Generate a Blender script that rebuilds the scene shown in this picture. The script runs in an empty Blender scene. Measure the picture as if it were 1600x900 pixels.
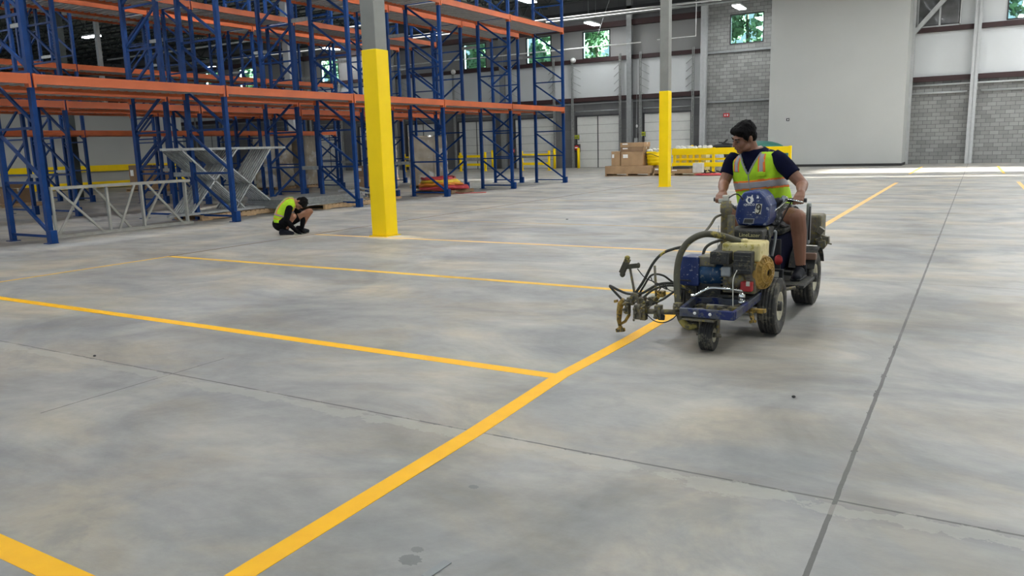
import bpy, math, random
from mathutils import Vector, Matrix, noise
random.seed(7)
R = math.radians
PI = math.pi
sc = bpy.context.scene
COL = sc.collection

# ------------------------------------------------------------------ camera
F_PX, PITCH, ROLL, YAW, CAM_H = 1217.966, 0.179441196, -0.028218426, -0.537483488, 1.5
cy_, sy_, cp_, sp_ = math.cos(YAW), math.sin(YAW), math.cos(PITCH), math.sin(PITCH)
FWD = Vector((sy_*cp_, cy_*cp_, -sp_)); _r = Vector((cy_, -sy_, 0)); _u = _r.cross(FWD)
RGT = math.cos(ROLL)*_r + math.sin(ROLL)*_u; UPV = -math.sin(ROLL)*_r + math.cos(ROLL)*_u
cam_d = bpy.data.cameras.new('camera'); cam = bpy.data.objects.new('camera', cam_d); COL.objects.link(cam)
cam_d.sensor_width = 36.0; cam_d.lens = F_PX/1600*36.0; cam_d.clip_end = 400
m = Matrix((RGT, UPV, -FWD)).transposed().to_4x4(); m.translation = (0, 0, CAM_H)
cam.matrix_world = m
sc.camera = cam
def ray(x, y): return RGT*((x-800)/F_PX) - UPV*((y-450)/F_PX) + FWD
def at(x, y, Y):                       # the point on the plane Y seen at pixel (x, y) of the photograph
    d = ray(x, y); t = Y/d.y; return Vector((d.x*t, Y, CAM_H + d.z*t))
def atX(x, y, X):
    d = ray(x, y); t = X/d.x; return Vector((X, d.y*t, CAM_H + d.z*t))
def gr(x, y, z=0.0):
    d = ray(x, y); t = (z-CAM_H)/d.z; return Vector((d.x*t, d.y*t, z))

# ------------------------------------------------------------------ exposure, world, sun
sc.view_settings.view_transform = 'Standard'; sc.view_settings.look = 'None'
sc.view_settings.gamma = 1.0; sc.view_settings.use_curve_mapping = False
sc.view_settings.exposure = 0.80
WORLD_STRENGTH, LAMP_STRENGTH, SUN_STRENGTH = 0.72, 50.0, 60.0
w = bpy.data.worlds.new('world'); sc.world = w; w.use_nodes = True
nt = w.node_tree; bg = nt.nodes['Background']
tc = nt.nodes.new('ShaderNodeTexCoord'); sx = nt.nodes.new('ShaderNodeSeparateXYZ'); rp = nt.nodes.new('ShaderNodeValToRGB')
nt.links.new(tc.outputs['Generated'], sx.inputs[0]); nt.links.new(sx.outputs['Z'], rp.inputs[0]); nt.links.new(rp.outputs[0], bg.inputs[0])
rp.color_ramp.elements[0].position = 0.0; rp.color_ramp.elements[0].color = (0.80, 0.88, 0.95, 1)
rp.color_ramp.elements[1].position = 0.6; rp.color_ramp.elements[1].color = (0.45, 0.66, 0.95, 1)
bg.inputs[1].default_value = WORLD_STRENGTH
sd = bpy.data.lights.new('sun', 'SUN'); sd.energy = SUN_STRENGTH; sd.angle = R(0.5); sd.color = (1.0, 0.97, 0.92)
SUN = bpy.data.objects.new('sun', sd); COL.objects.link(SUN)
SUN.rotation_euler = Vector((-1.0, -0.13, -0.115)).to_track_quat('-Z', 'Y').to_euler()

# ------------------------------------------------------------------ materials
def nodes_of(mt):
    return mt.node_tree, mt.node_tree.nodes['Principled BSDF']
def mat(name, col, rough=0.5, metal=0.0, var=0.12, scale=6.0, bump=0.0, spec=0.5, dirt=None, dirt_amt=0.0, dirt_scale=9.0, emit=0.0, coat=0.0):
    mt = bpy.data.materials.new(name); mt.use_nodes = True
    t, b = nodes_of(mt); L = t.links.new
    co = t.nodes.new('ShaderNodeTexCoord'); n = t.nodes.new('ShaderNodeTexNoise')
    n.inputs['Scale'].default_value = scale; n.inputs['Detail'].default_value = 5
    L(co.outputs['Object'], n.inputs['Vector'])
    r = t.nodes.new('ShaderNodeValToRGB')
    r.color_ramp.elements[0].position = 0.3; r.color_ramp.elements[1].position = 0.7
    r.color_ramp.elements[0].color = tuple(c*(1-var) for c in col[:3]) + (1,)
    r.color_ramp.elements[1].color = tuple(min(1, c*(1+var)) for c in col[:3]) + (1,)
    L(n.outputs['Fac'], r.inputs[0]); out = r.outputs[0]
    if dirt:  # patches of a second colour; on wrap they are painted bright reflections
        n2 = t.nodes.new('ShaderNodeTexNoise'); n2.inputs['Scale'].default_value = dirt_scale; n2.inputs['Detail'].default_value = 7; n2.inputs['Roughness'].default_value = 0.7
        L(co.outputs['Object'], n2.inputs['Vector'])
        r2 = t.nodes.new('ShaderNodeValToRGB'); r2.color_ramp.elements[0].position = 0.62-dirt_amt*0.3; r2.color_ramp.elements[1].position = 0.68-dirt_amt*0.3
        L(n2.outputs['Fac'], r2.inputs[0])
        mx = t.nodes.new('ShaderNodeMixRGB'); L(r2.outputs[0], mx.inputs[0]); L(out, mx.inputs[1]); mx.inputs[2].default_value = tuple(dirt)+(1,)
        out = mx.outputs[0]
    L(out, b.inputs['Base Color'])
    b.inputs['Roughness'].default_value = rough; b.inputs['Metallic'].default_value = metal
    b.inputs['Specular IOR Level'].default_value = spec
    if coat: b.inputs['Coat Weight'].default_value = coat
    if bump:
        bp = t.nodes.new('ShaderNodeBump'); bp.inputs['Strength'].default_value = bump; bp.inputs['Distance'].default_value = 0.01
        L(n.outputs['Fac'], bp.inputs['Height']); L(bp.outputs[0], b.inputs['Normal'])
    if emit:
        b.inputs['Emission Color'].default_value = tuple(col[:3])+(1,); b.inputs['Emission Strength'].default_value = emit
    return mt
M = {}
def mk(key, *a, **k): M[key] = mat(key, *a, **k)
mk('rack_blue', (0.0035, 0.034, 0.145), 0.45, var=0.15, spec=0.16)
mk('rack_orange', (0.52, 0.105, 0.024), 0.42, var=0.12, scale=2)
mk('galv', (0.34, 0.35, 0.345), 0.45, 0.35, var=0.2, scale=14)
mk('galv_dull', (0.30, 0.31, 0.30), 0.6, 0.2, var=0.2, scale=10)
mk('frame_white', (0.35, 0.34, 0.30), 0.5, 0.1, var=0.12)
mk('deck', (0.46, 0.46, 0.45), 0.5, 0.1, var=0.1)
mk('yellow_paint', (0.92, 0.64, 0.002), 0.45, var=0.04, scale=2, spec=0.22)
mk('column_grey', (0.20, 0.20, 0.182), 0.55, var=0.08, scale=3)
mk('steel_grey', (0.25, 0.26, 0.26), 0.55, 0.1, var=0.1)
mk('pale_steel', (0.42, 0.43, 0.43), 0.5, var=0.06)
mk('dark_girt', (0.030, 0.009, 0.009), 0.6)
mk('joist', (0.028, 0.036, 0.034), 0.7)
mk('roof_deck', (0.42, 0.45, 0.42), 0.7, var=0.05)
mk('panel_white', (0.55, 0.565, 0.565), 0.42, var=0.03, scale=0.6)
mk('panel_upper_shaded', (0.25, 0.247, 0.243), 0.6, var=0.03, scale=0.5)  # darker than panel_white: shade on the left upper wall put into the colour
mk('panel_grey', (0.415, 0.42, 0.40), 0.6, var=0.03, scale=0.5)
mk('door_white', (0.60, 0.60, 0.57), 0.5, var=0.03)
mk('dark_rubber', (0.02, 0.02, 0.02), 0.8)
mk('black', (0.012, 0.012, 0.013), 0.5)
mk('dark_trim', (0.03, 0.03, 0.033), 0.5)
mk('carton', (0.37, 0.235, 0.125), 0.85, var=0.12, scale=3)
mk('carton_dark', (0.25, 0.155, 0.085), 0.85, var=0.12, scale=3)
mk('wood', (0.42, 0.28, 0.15), 0.8, var=0.25, scale=8)
mk('wrap', (0.40, 0.345, 0.26), 0.16, var=0.25, scale=2, coat=0.9, dirt=(0.60, 0.58, 0.54), dirt_amt=0.3, dirt_scale=0.9)  # pale patches put the film's bright reflections into the colour
mk('hose_red', (0.48, 0.05, 0.055), 0.5); mk('hose_orange', (0.72, 0.24, 0.02), 0.5); mk('hose_yellow', (0.78, 0.52, 0.03), 0.5)
mk('green', (0.01, 0.11, 0.085), 0.5)
mk('cream', (0.60, 0.58, 0.52), 0.7)
mk('sign_red', (0.55, 0.015, 0.02), 0.5); mk('sign_lime', (0.45, 0.50, 0.03), 0.5); mk('white', (0.8, 0.8, 0.78), 0.5)
mk('lamp_body', (0.55, 0.56, 0.56), 0.5)
mk('lamp_lens', (0.95, 0.98, 1.0), 0.4, var=0.0, emit=LAMP_STRENGTH)
mk('plastic_sheet', (0.10, 0.10, 0.10), 0.18, var=0.35, scale=1.5, bump=0.6)
mk('leaf', (0.15, 0.23, 0.12), 0.6, var=0.45, scale=1.2)
mk('bark', (0.09, 0.06, 0.04), 0.9, var=0.3)
mk('ground', (0.10, 0.14, 0.05), 0.9, var=0.3)
# people
mk('skin', (0.235, 0.105, 0.060), 0.5, var=0.10, scale=9)
mk('skin_light', (0.33, 0.15, 0.085), 0.5, var=0.10, scale=9)
mk('hair', (0.0025, 0.002, 0.002), 0.7, var=0.3, scale=60, bump=0.8, spec=0.12)
mk('navy', (0.0035, 0.0045, 0.020), 0.9, var=0.2, scale=12, spec=0.12)
mk('hivis', (0.40, 0.66, 0.010), 0.75, var=0.14, scale=14, bump=0.5)
mk('hivis_orange', (0.85, 0.20, 0.02), 0.7)
mk('silver_tape', (0.33, 0.31, 0.32), 0.4, var=0.1)
mk('black_cloth', (0.004, 0.004, 0.005), 0.9, var=0.3, scale=14, spec=0.12)
mk('shorts', (0.05, 0.05, 0.05), 0.8, var=0.3, dirt=(0.45, 0.44, 0.42), dirt_amt=0.35, dirt_scale=11)
mk('shoe', (0.006, 0.007, 0.012), 0.6, spec=0.2)
mk('eye', (0.10, 0.08, 0.07), 0.5); mk('pupil', (0.005, 0.004, 0.004), 0.2); mk('lip', (0.22, 0.085, 0.06), 0.5)
# machine
mk('machine_blue', (0.008, 0.026, 0.125), 0.35, var=0.2, scale=8, dirt=(0.45, 0.47, 0.50), dirt_amt=0.10, dirt_scale=26)
mk('machine_teal', (0.010, 0.05, 0.12), 0.4, var=0.2, dirt=(0.28, 0.27, 0.22), dirt_amt=0.2, dirt_scale=30)
mk('dirty_steel', (0.15, 0.135, 0.10), 0.55, 0.4, var=0.3, scale=20, dirt=(0.25, 0.20, 0.06), dirt_amt=0.30, dirt_scale=28)
mk('dirty_dark', (0.030, 0.029, 0.026), 0.65, 0.1, var=0.4, scale=25, dirt=(0.12, 0.105, 0.06), dirt_amt=0.22, dirt_scale=30)
mk('frame_paint', (0.085, 0.09, 0.105), 0.5, 0.3, var=0.3, scale=12, dirt=(0.012, 0.022, 0.11), dirt_amt=0.36, dirt_scale=7)
mk('fuel_cream', (0.66, 0.56, 0.26), 0.45, var=0.1, dirt=(0.42, 0.33, 0.06), dirt_amt=0.25, dirt_scale=18)
mk('fan_yellow', (0.34, 0.20, 0.035), 0.6, var=0.3, scale=20)
mk('tyre', (0.034, 0.032, 0.028), 0.75, var=0.3, scale=12, dirt=(0.12, 0.11, 0.08), dirt_amt=0.30, dirt_scale=10)
mk('rim', (0.46, 0.42, 0.30), 0.55, var=0.2, scale=14)
mk('chrome', (0.75, 0.75, 0.72), 0.18, 0.95, var=0.1)
mk('hose_black', (0.035, 0.034, 0.026), 0.6, var=0.3, scale=10, dirt=(0.40, 0.32, 0.05), dirt_amt=0.16, dirt_scale=7)
mk('hose_olive', (0.065, 0.06, 0.036), 0.6, var=0.3, dirt=(0.30, 0.24, 0.05), dirt_amt=0.26, dirt_scale=9)
mk('gun_ochre', (0.32, 0.20, 0.035), 0.55, 0.1, var=0.4, scale=25, dirt=(0.07, 0.06, 0.03), dirt_amt=0.35, dirt_scale=30)
mk('fender_orange', (0.20, 0.11, 0.07), 0.6, var=0.2); mk('label_cream', (0.55, 0.53, 0.44), 0.6, var=0.1)
mk('label_text', (0.45, 0.42, 0.20), 0.6); mk('red_plastic', (0.42, 0.02, 0.02), 0.5)

def floor_material():
    mt = bpy.data.materials.new('concrete_floor'); mt.use_nodes = True
    t, b = nodes_of(mt); L = t.links.new; N = t.nodes.new
    co = N('ShaderNodeTexCoord'); mp = N('ShaderNodeMapping'); mp.inputs['Scale'].default_value = (1.0, 1.35, 1.0)
    L(co.outputs['Object'], mp.inputs[0])
    def noi(s, d, r=0.55, src=None, dist=0.0):
        n = N('ShaderNodeTexNoise'); n.inputs['Scale'].default_value = s; n.inputs['Detail'].default_value = d; n.inputs['Roughness'].default_value = r
        n.inputs['Distortion'].default_value = dist
        L(src or mp.outputs[0], n.inputs['Vector']); return n.outputs['Fac']
    def ramp(src, stops):
        r = N('ShaderNodeValToRGB'); e = r.color_ramp.elements
        while len(e) < len(stops): e.new(0.5)
        for i, (p, c) in enumerate(stops): e[i].position = p; e[i].color = tuple(c)+(1,)
        L(src, r.inputs[0]); return r.outputs[0]
    def mix(f, a, c, mode='MIX'):
        x = N('ShaderNodeMixRGB'); x.blend_type = mode
        for s, v in ((0, f), (1, a), (2, c)):
            if isinstance(v, (int, float)): x.inputs[s].default_value = v
            elif isinstance(v, tuple): x.inputs[s].default_value = v+(1,)
            else: L(v, x.inputs[s])
        return x.outputs[0]
    base = ramp(noi(0.55, 9, 0.60, dist=0.9), [(0.36, (0.215, 0.212, 0.207)), (0.50, (0.305, 0.298, 0.284)), (0.65, (0.410, 0.388, 0.340))])
    warm = ramp(noi(0.75, 6, 0.6, dist=0.6), [(0.46, (1, 1, 1)), (0.62, (1.09, 1.0, 0.87))])
    c = mix(1.0, base, warm, 'MULTIPLY')
    fine = ramp(noi(7.0, 8, 0.7), [(0.3, (0.90, 0.90, 0.90)), (0.7, (1.06, 1.06, 1.06))])
    c = mix(1.0, c, fine, 'MULTIPLY')
    mp2 = N('ShaderNodeMapping'); mp2.inputs['Scale'].default_value = (0.35, 1.5, 1.0); mp2.inputs['Location'].default_value = (7.3, 2.1, 0); L(co.outputs['Object'], mp2.inputs[0])
    streak = ramp(noi(0.9, 8, 0.62, mp2.outputs[0], 0.5), [(0.38, (0.86, 0.875, 0.89)), (0.62, (1.10, 1.085, 1.05))])
    c = mix(1.0, c, streak, 'MULTIPLY')
    blot = ramp(noi(0.8, 8, 0.66, dist=1.5), [(0.54, (0, 0, 0)), (0.66, (1, 1, 1))])
    f2 = N('ShaderNodeMath'); f2.operation = 'MULTIPLY'; L(blot, f2.inputs[0]); f2.inputs[1].default_value = 0.45
    c = mix(f2.outputs[0], c, (0.185, 0.19, 0.193))
    # saw-cut joints
    s = N('ShaderNodeSeparateXYZ'); L(co.outputs['Object'], s.inputs[0])
    wob = noi(5.0, 4, 0.7, co.outputs['Object'])
    def M2(op, a, b_=None, c_=None):
        n = N('ShaderNodeMath'); n.operation = op
        for i, v in enumerate((a, b_, c_)):
            if v is None: continue
            if isinstance(v, (int, float)): n.inputs[i].default_value = v
            else: L(v, n.inputs[i])
        return n.outputs[0]
    w_ = M2('MULTIPLY', M2('SUBTRACT', wob, 0.5), 0.012)
    def line(axis, pos, half, lo=None, hi=None, other=None):
        d = M2('ABSOLUTE', M2('SUBTRACT', M2('ADD', s.outputs[axis], w_), pos))
        k = M2('LESS_THAN', d, M2('ADD', half, M2('MULTIPLY', M2('GREATER_THAN', wob, 0.62), 0.006)))
        if lo is not None:
            k = M2('MULTIPLY', k, M2('MULTIPLY', M2('GREATER_THAN', s.outputs[other], lo), M2('LESS_THAN', s.outputs[other], hi)))
        return k
    ks = [line('X', -0.42, 0.010), line('Y', 3.31, 0.007), line('X', -10.52, 0.016), line('Y', 8.9, 0.005), line('Y', 18.4, 0.01), line('Y', 30.0, 0.012),
          line('X', -4.76, 0.005, 2.4, 3.75, 'Y'), line('X', 6.2, 0.01), line('Y', -5.0, 0.01), line('X', -20.0, 0.012), line('X', -30.0, 0.012)]
    k = ks[0]
    for q in ks[1:]: k = M2('MAXIMUM', k, q)
    c = mix(M2('MULTIPLY', k, 0.92), c, (0.085, 0.08, 0.072))
    # pale dusty margin beside the joint in front
    dj = M2('ABSOLUTE', M2('SUBTRACT', s.outputs['Y'], 3.24))
    mg = M2('MULTIPLY', M2('LESS_THAN', M2('ADD', dj, M2('MULTIPLY', M2('SUBTRACT', noi(3.0, 6, 0.7), 0.5), 0.40)), 0.05), 0.35)
    c = mix(mg, c, (0.44, 0.42, 0.36))
    L(c, b.inputs['Base Color'])
    ro = ramp(noi(2.0, 5), [(0.3, (0.42, 0.42, 0.42)), (0.7, (0.58, 0.58, 0.58))]); L(ro, b.inputs['Roughness'])
    b.inputs['Specular IOR Level'].default_value = 0.5
    bp = N('ShaderNodeBump'); bp.inputs['Strength'].default_value = 0.12; bp.inputs['Distance'].default_value = 0.01
    L(noi(30, 4), bp.inputs['Height']); L(bp.outputs[0], b.inputs['Normal'])
    return mt
M['floor'] = floor_material()

def paint_material(name, col, patchy, gaps=0.0):
    mt = mat(name, col, 0.28, var=0.05, scale=9, spec=0.3)
    t, b = nodes_of(mt); L = t.links.new; N = t.nodes.new
    co = N('ShaderNodeTexCoord'); n = N('ShaderNodeTexNoise'); n.inputs['Scale'].default_value = 1.1; n.inputs['Detail'].default_value = 3
    L(co.outputs['Object'], n.inputs['Vector'])
    r = N('ShaderNodeValToRGB'); r.color_ramp.elements[0].position = 0.36; r.color_ramp.elements[1].position = 0.42
    r.color_ramp.elements[0].color = (0.30,)*3+(1,); r.color_ramp.elements[1].color = (0.55,)*3+(1,)
    L(n.outputs['Fac'], r.inputs[0]); L(r.outputs[0], b.inputs['Roughness'])
    if patchy:
        src = b.inputs['Base Color'].links[0].from_socket
        n2 = N('ShaderNodeTexNoise'); n2.inputs['Scale'].default_value = 3.2; n2.inputs['Detail'].default_value = 8; n2.inputs['Roughness'].default_value = 0.75
        L(co.outputs['Object'], n2.inputs['Vector'])
        r2 = N('ShaderNodeValToRGB'); r2.color_ramp.elements[0].position = 0.66-patchy; r2.color_ramp.elements[1].position = 0.70-patchy
        L(n2.outputs['Fac'], r2.inputs[0])
        mx = N('ShaderNodeMixRGB'); L(r2.outputs[0], mx.inputs[0]); L(src, mx.inputs[1]); mx.inputs[2].default_value = (0.52, 0.44, 0.28, 1)
        L(mx.outputs[0], b.inputs['Base Color'])
    return mt
M['line_fresh'] = paint_material('line_fresh', (1.0, 0.50, 0.001), 0.0)
M['line_mid'] = paint_material('line_mid', (0.80, 0.47, 0.045), 0.02)
M['line_old'] = mat('line_old', (0.46, 0.34, 0.19), 0.6, var=0.25, scale=2)
M['line_tan'] = mat('line_tan', (0.80, 0.50, 0.16), 0.6, var=0.08, scale=3)

def brick_material(name, c1, c2, mortar, bw=0.406, bh=0.203, ms=0.012, rough=0.85):
    mt = bpy.data.materials.new(name); mt.use_nodes = True
    t, b = nodes_of(mt); L = t.links.new; N = t.nodes.new
    co = N('ShaderNodeTexCoord'); s = N('ShaderNodeSeparateXYZ'); cmb = N('ShaderNodeCombineXYZ')
    L(co.outputs['Object'], s.inputs[0]); L(s.outputs['X'], cmb.inputs[0]); L(s.outputs['Z'], cmb.inputs[1])
    br = N('ShaderNodeTexBrick'); L(cmb.outputs[0], br.inputs['Vector'])
    br.inputs['Color1'].default_value = c1+(1,); br.inputs['Color2'].default_value = c2+(1,); br.inputs['Mortar'].default_value = mortar+(1,)
    br.inputs['Scale'].default_value = 1.0; br.inputs['Brick Width'].default_value = bw; br.inputs['Row Height'].default_value = bh
    br.inputs['Mortar Size'].default_value = ms; br.inputs['Bias'].default_value = -0.1
    n = N('ShaderNodeTexNoise'); n.inputs['Scale'].default_value = 1.2; n.inputs['Detail'].default_value = 6; L(co.outputs['Object'], n.inputs['Vector'])
    r = N('ShaderNodeValToRGB'); r.color_ramp.elements[0].color = (0.82, 0.82, 0.82, 1); r.color_ramp.elements[1].color = (1.15, 1.15, 1.13, 1)
    L(n.outputs['Fac'], r.inputs[0]); mx = N('ShaderNodeMixRGB'); mx.blend_type = 'MULTIPLY'; mx.inputs[0].default_value = 1
    L(br.outputs['Color'], mx.inputs[1]); L(r.outputs[0], mx.inputs[2]); L(mx.outputs[0], b.inputs['Base Color'])
    b.inputs['Roughness'].default_value = rough
    bp = N('ShaderNodeBump'); bp.inputs['Strength'].default_value = 0.5; bp.inputs['Distance'].default_value = 0.01; bp.invert = True
    L(br.outputs['Fac'], bp.inputs['Height']); L(bp.outputs[0], b.inputs['Normal'])
    return mt
M['cmu'] = brick_material('cmu', (0.22, 0.22, 0.215), (0.31, 0.31, 0.30), (0.12, 0.12, 0.12), 0.406, 0.203, 0.011)
M['cmu_dark'] = brick_material('cmu_dark', (0.12, 0.12, 0.125), (0.145, 0.145, 0.145), (0.095, 0.095, 0.10), 1.2, 0.61, 0.010)
def glass_material():
    mt = bpy.data.materials.new('window_glass'); mt.use_nodes = True
    t = mt.node_tree; t.nodes.clear(); N = t.nodes.new; L = t.links.new
    o = N('ShaderNodeOutputMaterial'); a = N('ShaderNodeBsdfTransparent'); a.inputs[0].default_value = (0.74, 0.96, 0.95, 1)
    g = N('ShaderNodeBsdfGlossy'); g.inputs['Roughness'].default_value = 0.03; g.inputs[0].default_value = (0.8, 0.9, 0.9, 1)
    mx = N('ShaderNodeMixShader'); mx.inputs[0].default_value = 0.08
    L(a.outputs[0], mx.inputs[1]); L(g.outputs[0], mx.inputs[2]); L(mx.outputs[0], o.inputs[0]); return mt
M['glass'] = glass_material()

# ------------------------------------------------------------------ mesh helpers
def tag(o, label=None, cat=None, group=None, kind=None):
    if label: o['label'] = label
    if cat: o['category'] = cat
    if group: o['group'] = group
    if kind: o['kind'] = kind
    return o
WORLD_T = {}
def thing(name, label, cat, loc=(0, 0, 0), group=None, kind=None):
    o = bpy.data.objects.new(name, None); COL.objects.link(o); o.location = loc; o.empty_display_size = 0.2
    WORLD_T[o.name] = Vector(loc)
    return tag(o, label, cat, group, kind)
def basis(d, up=Vector((0, 0, 1))):
    d = d.normalized()
    s = d.cross(up)
    if s.length < 1e-4: s = d.cross(Vector((0, 1, 0)))
    s.normalize(); return s, s.cross(d).normalized(), d      # side, up, dir
class MB:
    def __init__(s): s.v = []; s.f = []; s.sm = []
    def add(s, vs, fs, smooth=False):
        n = len(s.v); s.v += [Vector(v) for v in vs]; s.f += [tuple(i+n for i in f) for f in fs]; s.sm += [smooth]*len(fs); return s
    def box(s, c, size, rot=None):
        c = Vector(c); x, y, z = (q/2 for q in size)
        vs = [Vector((a*x, b*y, d*z)) for a in (-1, 1) for b in (-1, 1) for d in (-1, 1)]
        if rot is not None: vs = [rot @ v for v in vs]
        return s.add([c+v for v in vs], [(0, 1, 3, 2), (4, 6, 7, 5), (0, 4, 5, 1), (2, 3, 7, 6), (0, 2, 6, 4), (1, 5, 7, 3)])
    def b2(s, a, b):
        a = Vector(a); b = Vector(b); return s.box((a+b)/2, [abs(q) for q in (b-a)])
    def bar(s, p0, p1, w, h, up=Vector((0, 0, 1))):
        p0 = Vector(p0); p1 = Vector(p1); a, u, d = basis(p1-p0, up)
        vs = [p+a*(i*w/2)+u*(j*h/2) for p in (p0, p1) for i, j in ((-1, -1), (1, -1), (1, 1), (-1, 1))]
        return s.add(vs, [(0, 3, 2, 1), (4, 5, 6, 7), (0, 1, 5, 4), (1, 2, 6, 5), (2, 3, 7, 6), (3, 0, 4, 7)])
    def tube(s, pts, r, n=8, caps=True):
        pts = [Vector(p) for p in pts]; rs = r if isinstance(r, (list, tuple)) else [r]*len(pts)
        vs = []; ref = None
        for i, p in enumerate(pts):
            d = (pts[min(i+1, len(pts)-1)]-pts[max(i-1, 0)])
            if d.length < 1e-9: d = Vector((0, 0, 1))
            d.normalize()
            if ref is None: a, u, _ = basis(d)
            else:
                a = ref-d*ref.dot(d)
                if a.length < 1e-6: a, u, _ = basis(d)
                a.normalize(); u = a.cross(d).normalized()
            ref = a
            for k in range(n):
                t = 2*PI*k/n; vs.append(p+a*(math.cos(t)*rs[i])+u*(math.sin(t)*rs[i]))
        fs = []
        for i in range(len(pts)-1):
            for k in range(n): fs.append((i*n+k, (i+1)*n+k, (i+1)*n+(k+1) % n, i*n+(k+1) % n))
        s.add(vs, fs, True)
        if caps:
            m0 = len(s.v)-len(vs)
            s.f.append(tuple(m0+k for k in range(n))); s.f.append(tuple(m0+(len(pts)-1)*n+k for k in reversed(range(n)))); s.sm += [False, False]
        return s
    def spline(s, pts, r, n=8, seg=8, caps=True):
        return s.tube(smooth_path(pts, seg), r, n, caps)
    def cap(s, p0, p1, r0, r1, n=12, m=4):                        # tapered capsule with round ends
        p0 = Vector(p0); p1 = Vector(p1); d = p1-p0
        if d.length < 1e-6: d = Vector((0, 0, 1e-4)); p1 = p0+d
        dn = d.normalized(); pts = []; rs = []
        for i in range(m+1):
            t = PI/2*(1-i/m) if i < m else 0
            pts.append(p0-dn*r0*math.sin(t)); rs.append(max(1e-4, r0*math.cos(t)))
        for i in range(m+1):
            t = PI/2*i/m; pts.append(p1+dn*r1*math.sin(t)); rs.append(max(1e-4, r1*math.cos(t)))
        return s.tube(pts, rs, n)
    def ell(s, c, rad, rot=None, n=16, m=10, fn=None):
        c = Vector(c); vs = []; fs = []
        for i in range(m+1):
            th = PI*i/m
            for k in range(n):
                ph = 2*PI*k/n; u = Vector((math.sin(th)*math.cos(ph), math.sin(th)*math.sin(ph), math.cos(th)))
                q = Vector((u.x*rad[0], u.y*rad[1], u.z*rad[2]))
                if fn: q = fn(u, q)
                if rot is not None: q = rot @ q
                vs.append(c+q)
        for i in range(m):
            for k in range(n): fs.append((i*n+k, (i+1)*n+k, (i+1)*n+(k+1) % n, i*n+(k+1) % n))
        return s.add(vs, fs, True)
    def lathe(s, prof, c, axis, n=24, closed=False):               # prof: (radius, distance along axis)
        c = Vector(c); a, u, d = basis(Vector(axis)); vs = []
        for r, h in prof:
            for k in range(n):
                t = 2*PI*k/n; vs.append(c+d*h+a*(math.cos(t)*r)+u*(math.sin(t)*r))
        fs = []; P = len(prof)
        for i in range(P if closed else P-1):
            j = (i+1) % P
            for k in range(n): fs.append((i*n+k, i*n+(k+1) % n, j*n+(k+1) % n, j*n+k))
        return s.add(vs, fs, True)
    def prism(s, poly, o, ux, uy, depth):                          # flat polygon in the plane (ux, uy) given a thickness
        o = Vector(o); ux = Vector(ux); uy = Vector(uy); nn = ux.cross(uy).normalized()*depth; n = len(poly)
        vs = [o+ux*x+uy*y for x, y in poly]; vs += [v+nn for v in vs]
        fs = [tuple(reversed(range(n))), tuple(range(n, 2*n))]+[(i, (i+1) % n, n+(i+1) % n, n+i) for i in range(n)]
        return s.add(vs, fs)
    def build(s, name, mt, parent=None, bevel=0.0, remesh=0.0, smooth_it=0, solid=0.0):
        me = bpy.data.meshes.new(name)
        o = bpy.data.objects.new(name, me); COL.objects.link(o)
        off = Vector((0, 0, 0))
        if parent is not None:
            o.parent = parent; off = WORLD_T.get(parent.name, Vector((0, 0, 0)))
        me.from_pydata([v-off for v in s.v], [], s.f); me.update()
        me.polygons.foreach_set('use_smooth', s.sm)
        if isinstance(mt, str): mt = M[mt]
        me.materials.append(mt)
        WORLD_T[o.name] = off
        if bevel:
            b = o.modifiers.new('b', 'BEVEL'); b.width = bevel; b.segments = 2; b.limit_method = 'ANGLE'; b.angle_limit = R(40)
        if remesh:
            r = o.modifiers.new('r', 'REMESH'); r.mode = 'VOXEL'; r.voxel_size = remesh; r.use_smooth_shade = True
        if smooth_it:
            q = o.modifiers.new('s', 'SMOOTH'); q.factor = 0.5; q.iterations = smooth_it
        if solid:
            q = o.modifiers.new('so', 'SOLIDIFY'); q.thickness = solid; q.offset = 0
        return o
def smooth_path(pts, seg=8):
    pts = [Vector(p) for p in pts]; P = [pts[0]*2-pts[1]]+pts+[pts[-1]*2-pts[-2]]; out = []
    for i in range(1, len(P)-2):
        p0, p1, p2, p3 = P[i-1:i+3]
        for k in range(seg):
            t = k/seg
            out.append(0.5*((2*p1)+(p2-p0)*t+(2*p0-5*p1+4*p2-p3)*t*t+(3*p1-p0-3*p2+p3)*t**3))
    out.append(pts[-1]); return out
def struct(o): o['kind'] = 'structure'; return o
def text_mesh(body, size, o, ux, uy, mt, name, parent, lift=0.002, bold=0.0, align='CENTER'):
    cu = bpy.data.curves.new('txt', 'FONT'); cu.body = body; cu.size = size; cu.align_x = align; cu.align_y = 'CENTER'; cu.extrude = 0.001; cu.offset = bold
    t = bpy.data.objects.new('txt', cu); COL.objects.link(t)
    bpy.context.view_layer.update()
    me = bpy.data.meshes.new_from_object(t.evaluated_get(bpy.context.evaluated_depsgraph_get()))
    ux = Vector(ux).normalized(); uy = Vector(uy).normalized(); nn = ux.cross(uy).normalized()
    mb = MB(); mb.add([Vector(o)+ux*v.co.x+uy*v.co.y+nn*(v.co.z+lift) for v in me.vertices], [tuple(p.vertices) for p in me.polygons])
    bpy.data.objects.remove(t); bpy.data.curves.remove(cu); bpy.data.meshes.remove(me)
    return mb.build(name, mt, parent)

# ------------------------------------------------------------------ the building
WALL_Y = 47.0
struct(MB().b2((-110, -14, -0.2), (14.2, WALL_Y+0.4, 0)).build('floor', 'floor'))
struct(MB().b2((-160, WALL_Y+0.4, -0.5), (60, 130, -0.3)).build('ground', 'ground'))
struct(MB().b2((-110, -14, 11.0), (14.2, WALL_Y+0.4, 11.2)).build('ceiling', 'roof_deck'))

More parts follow.
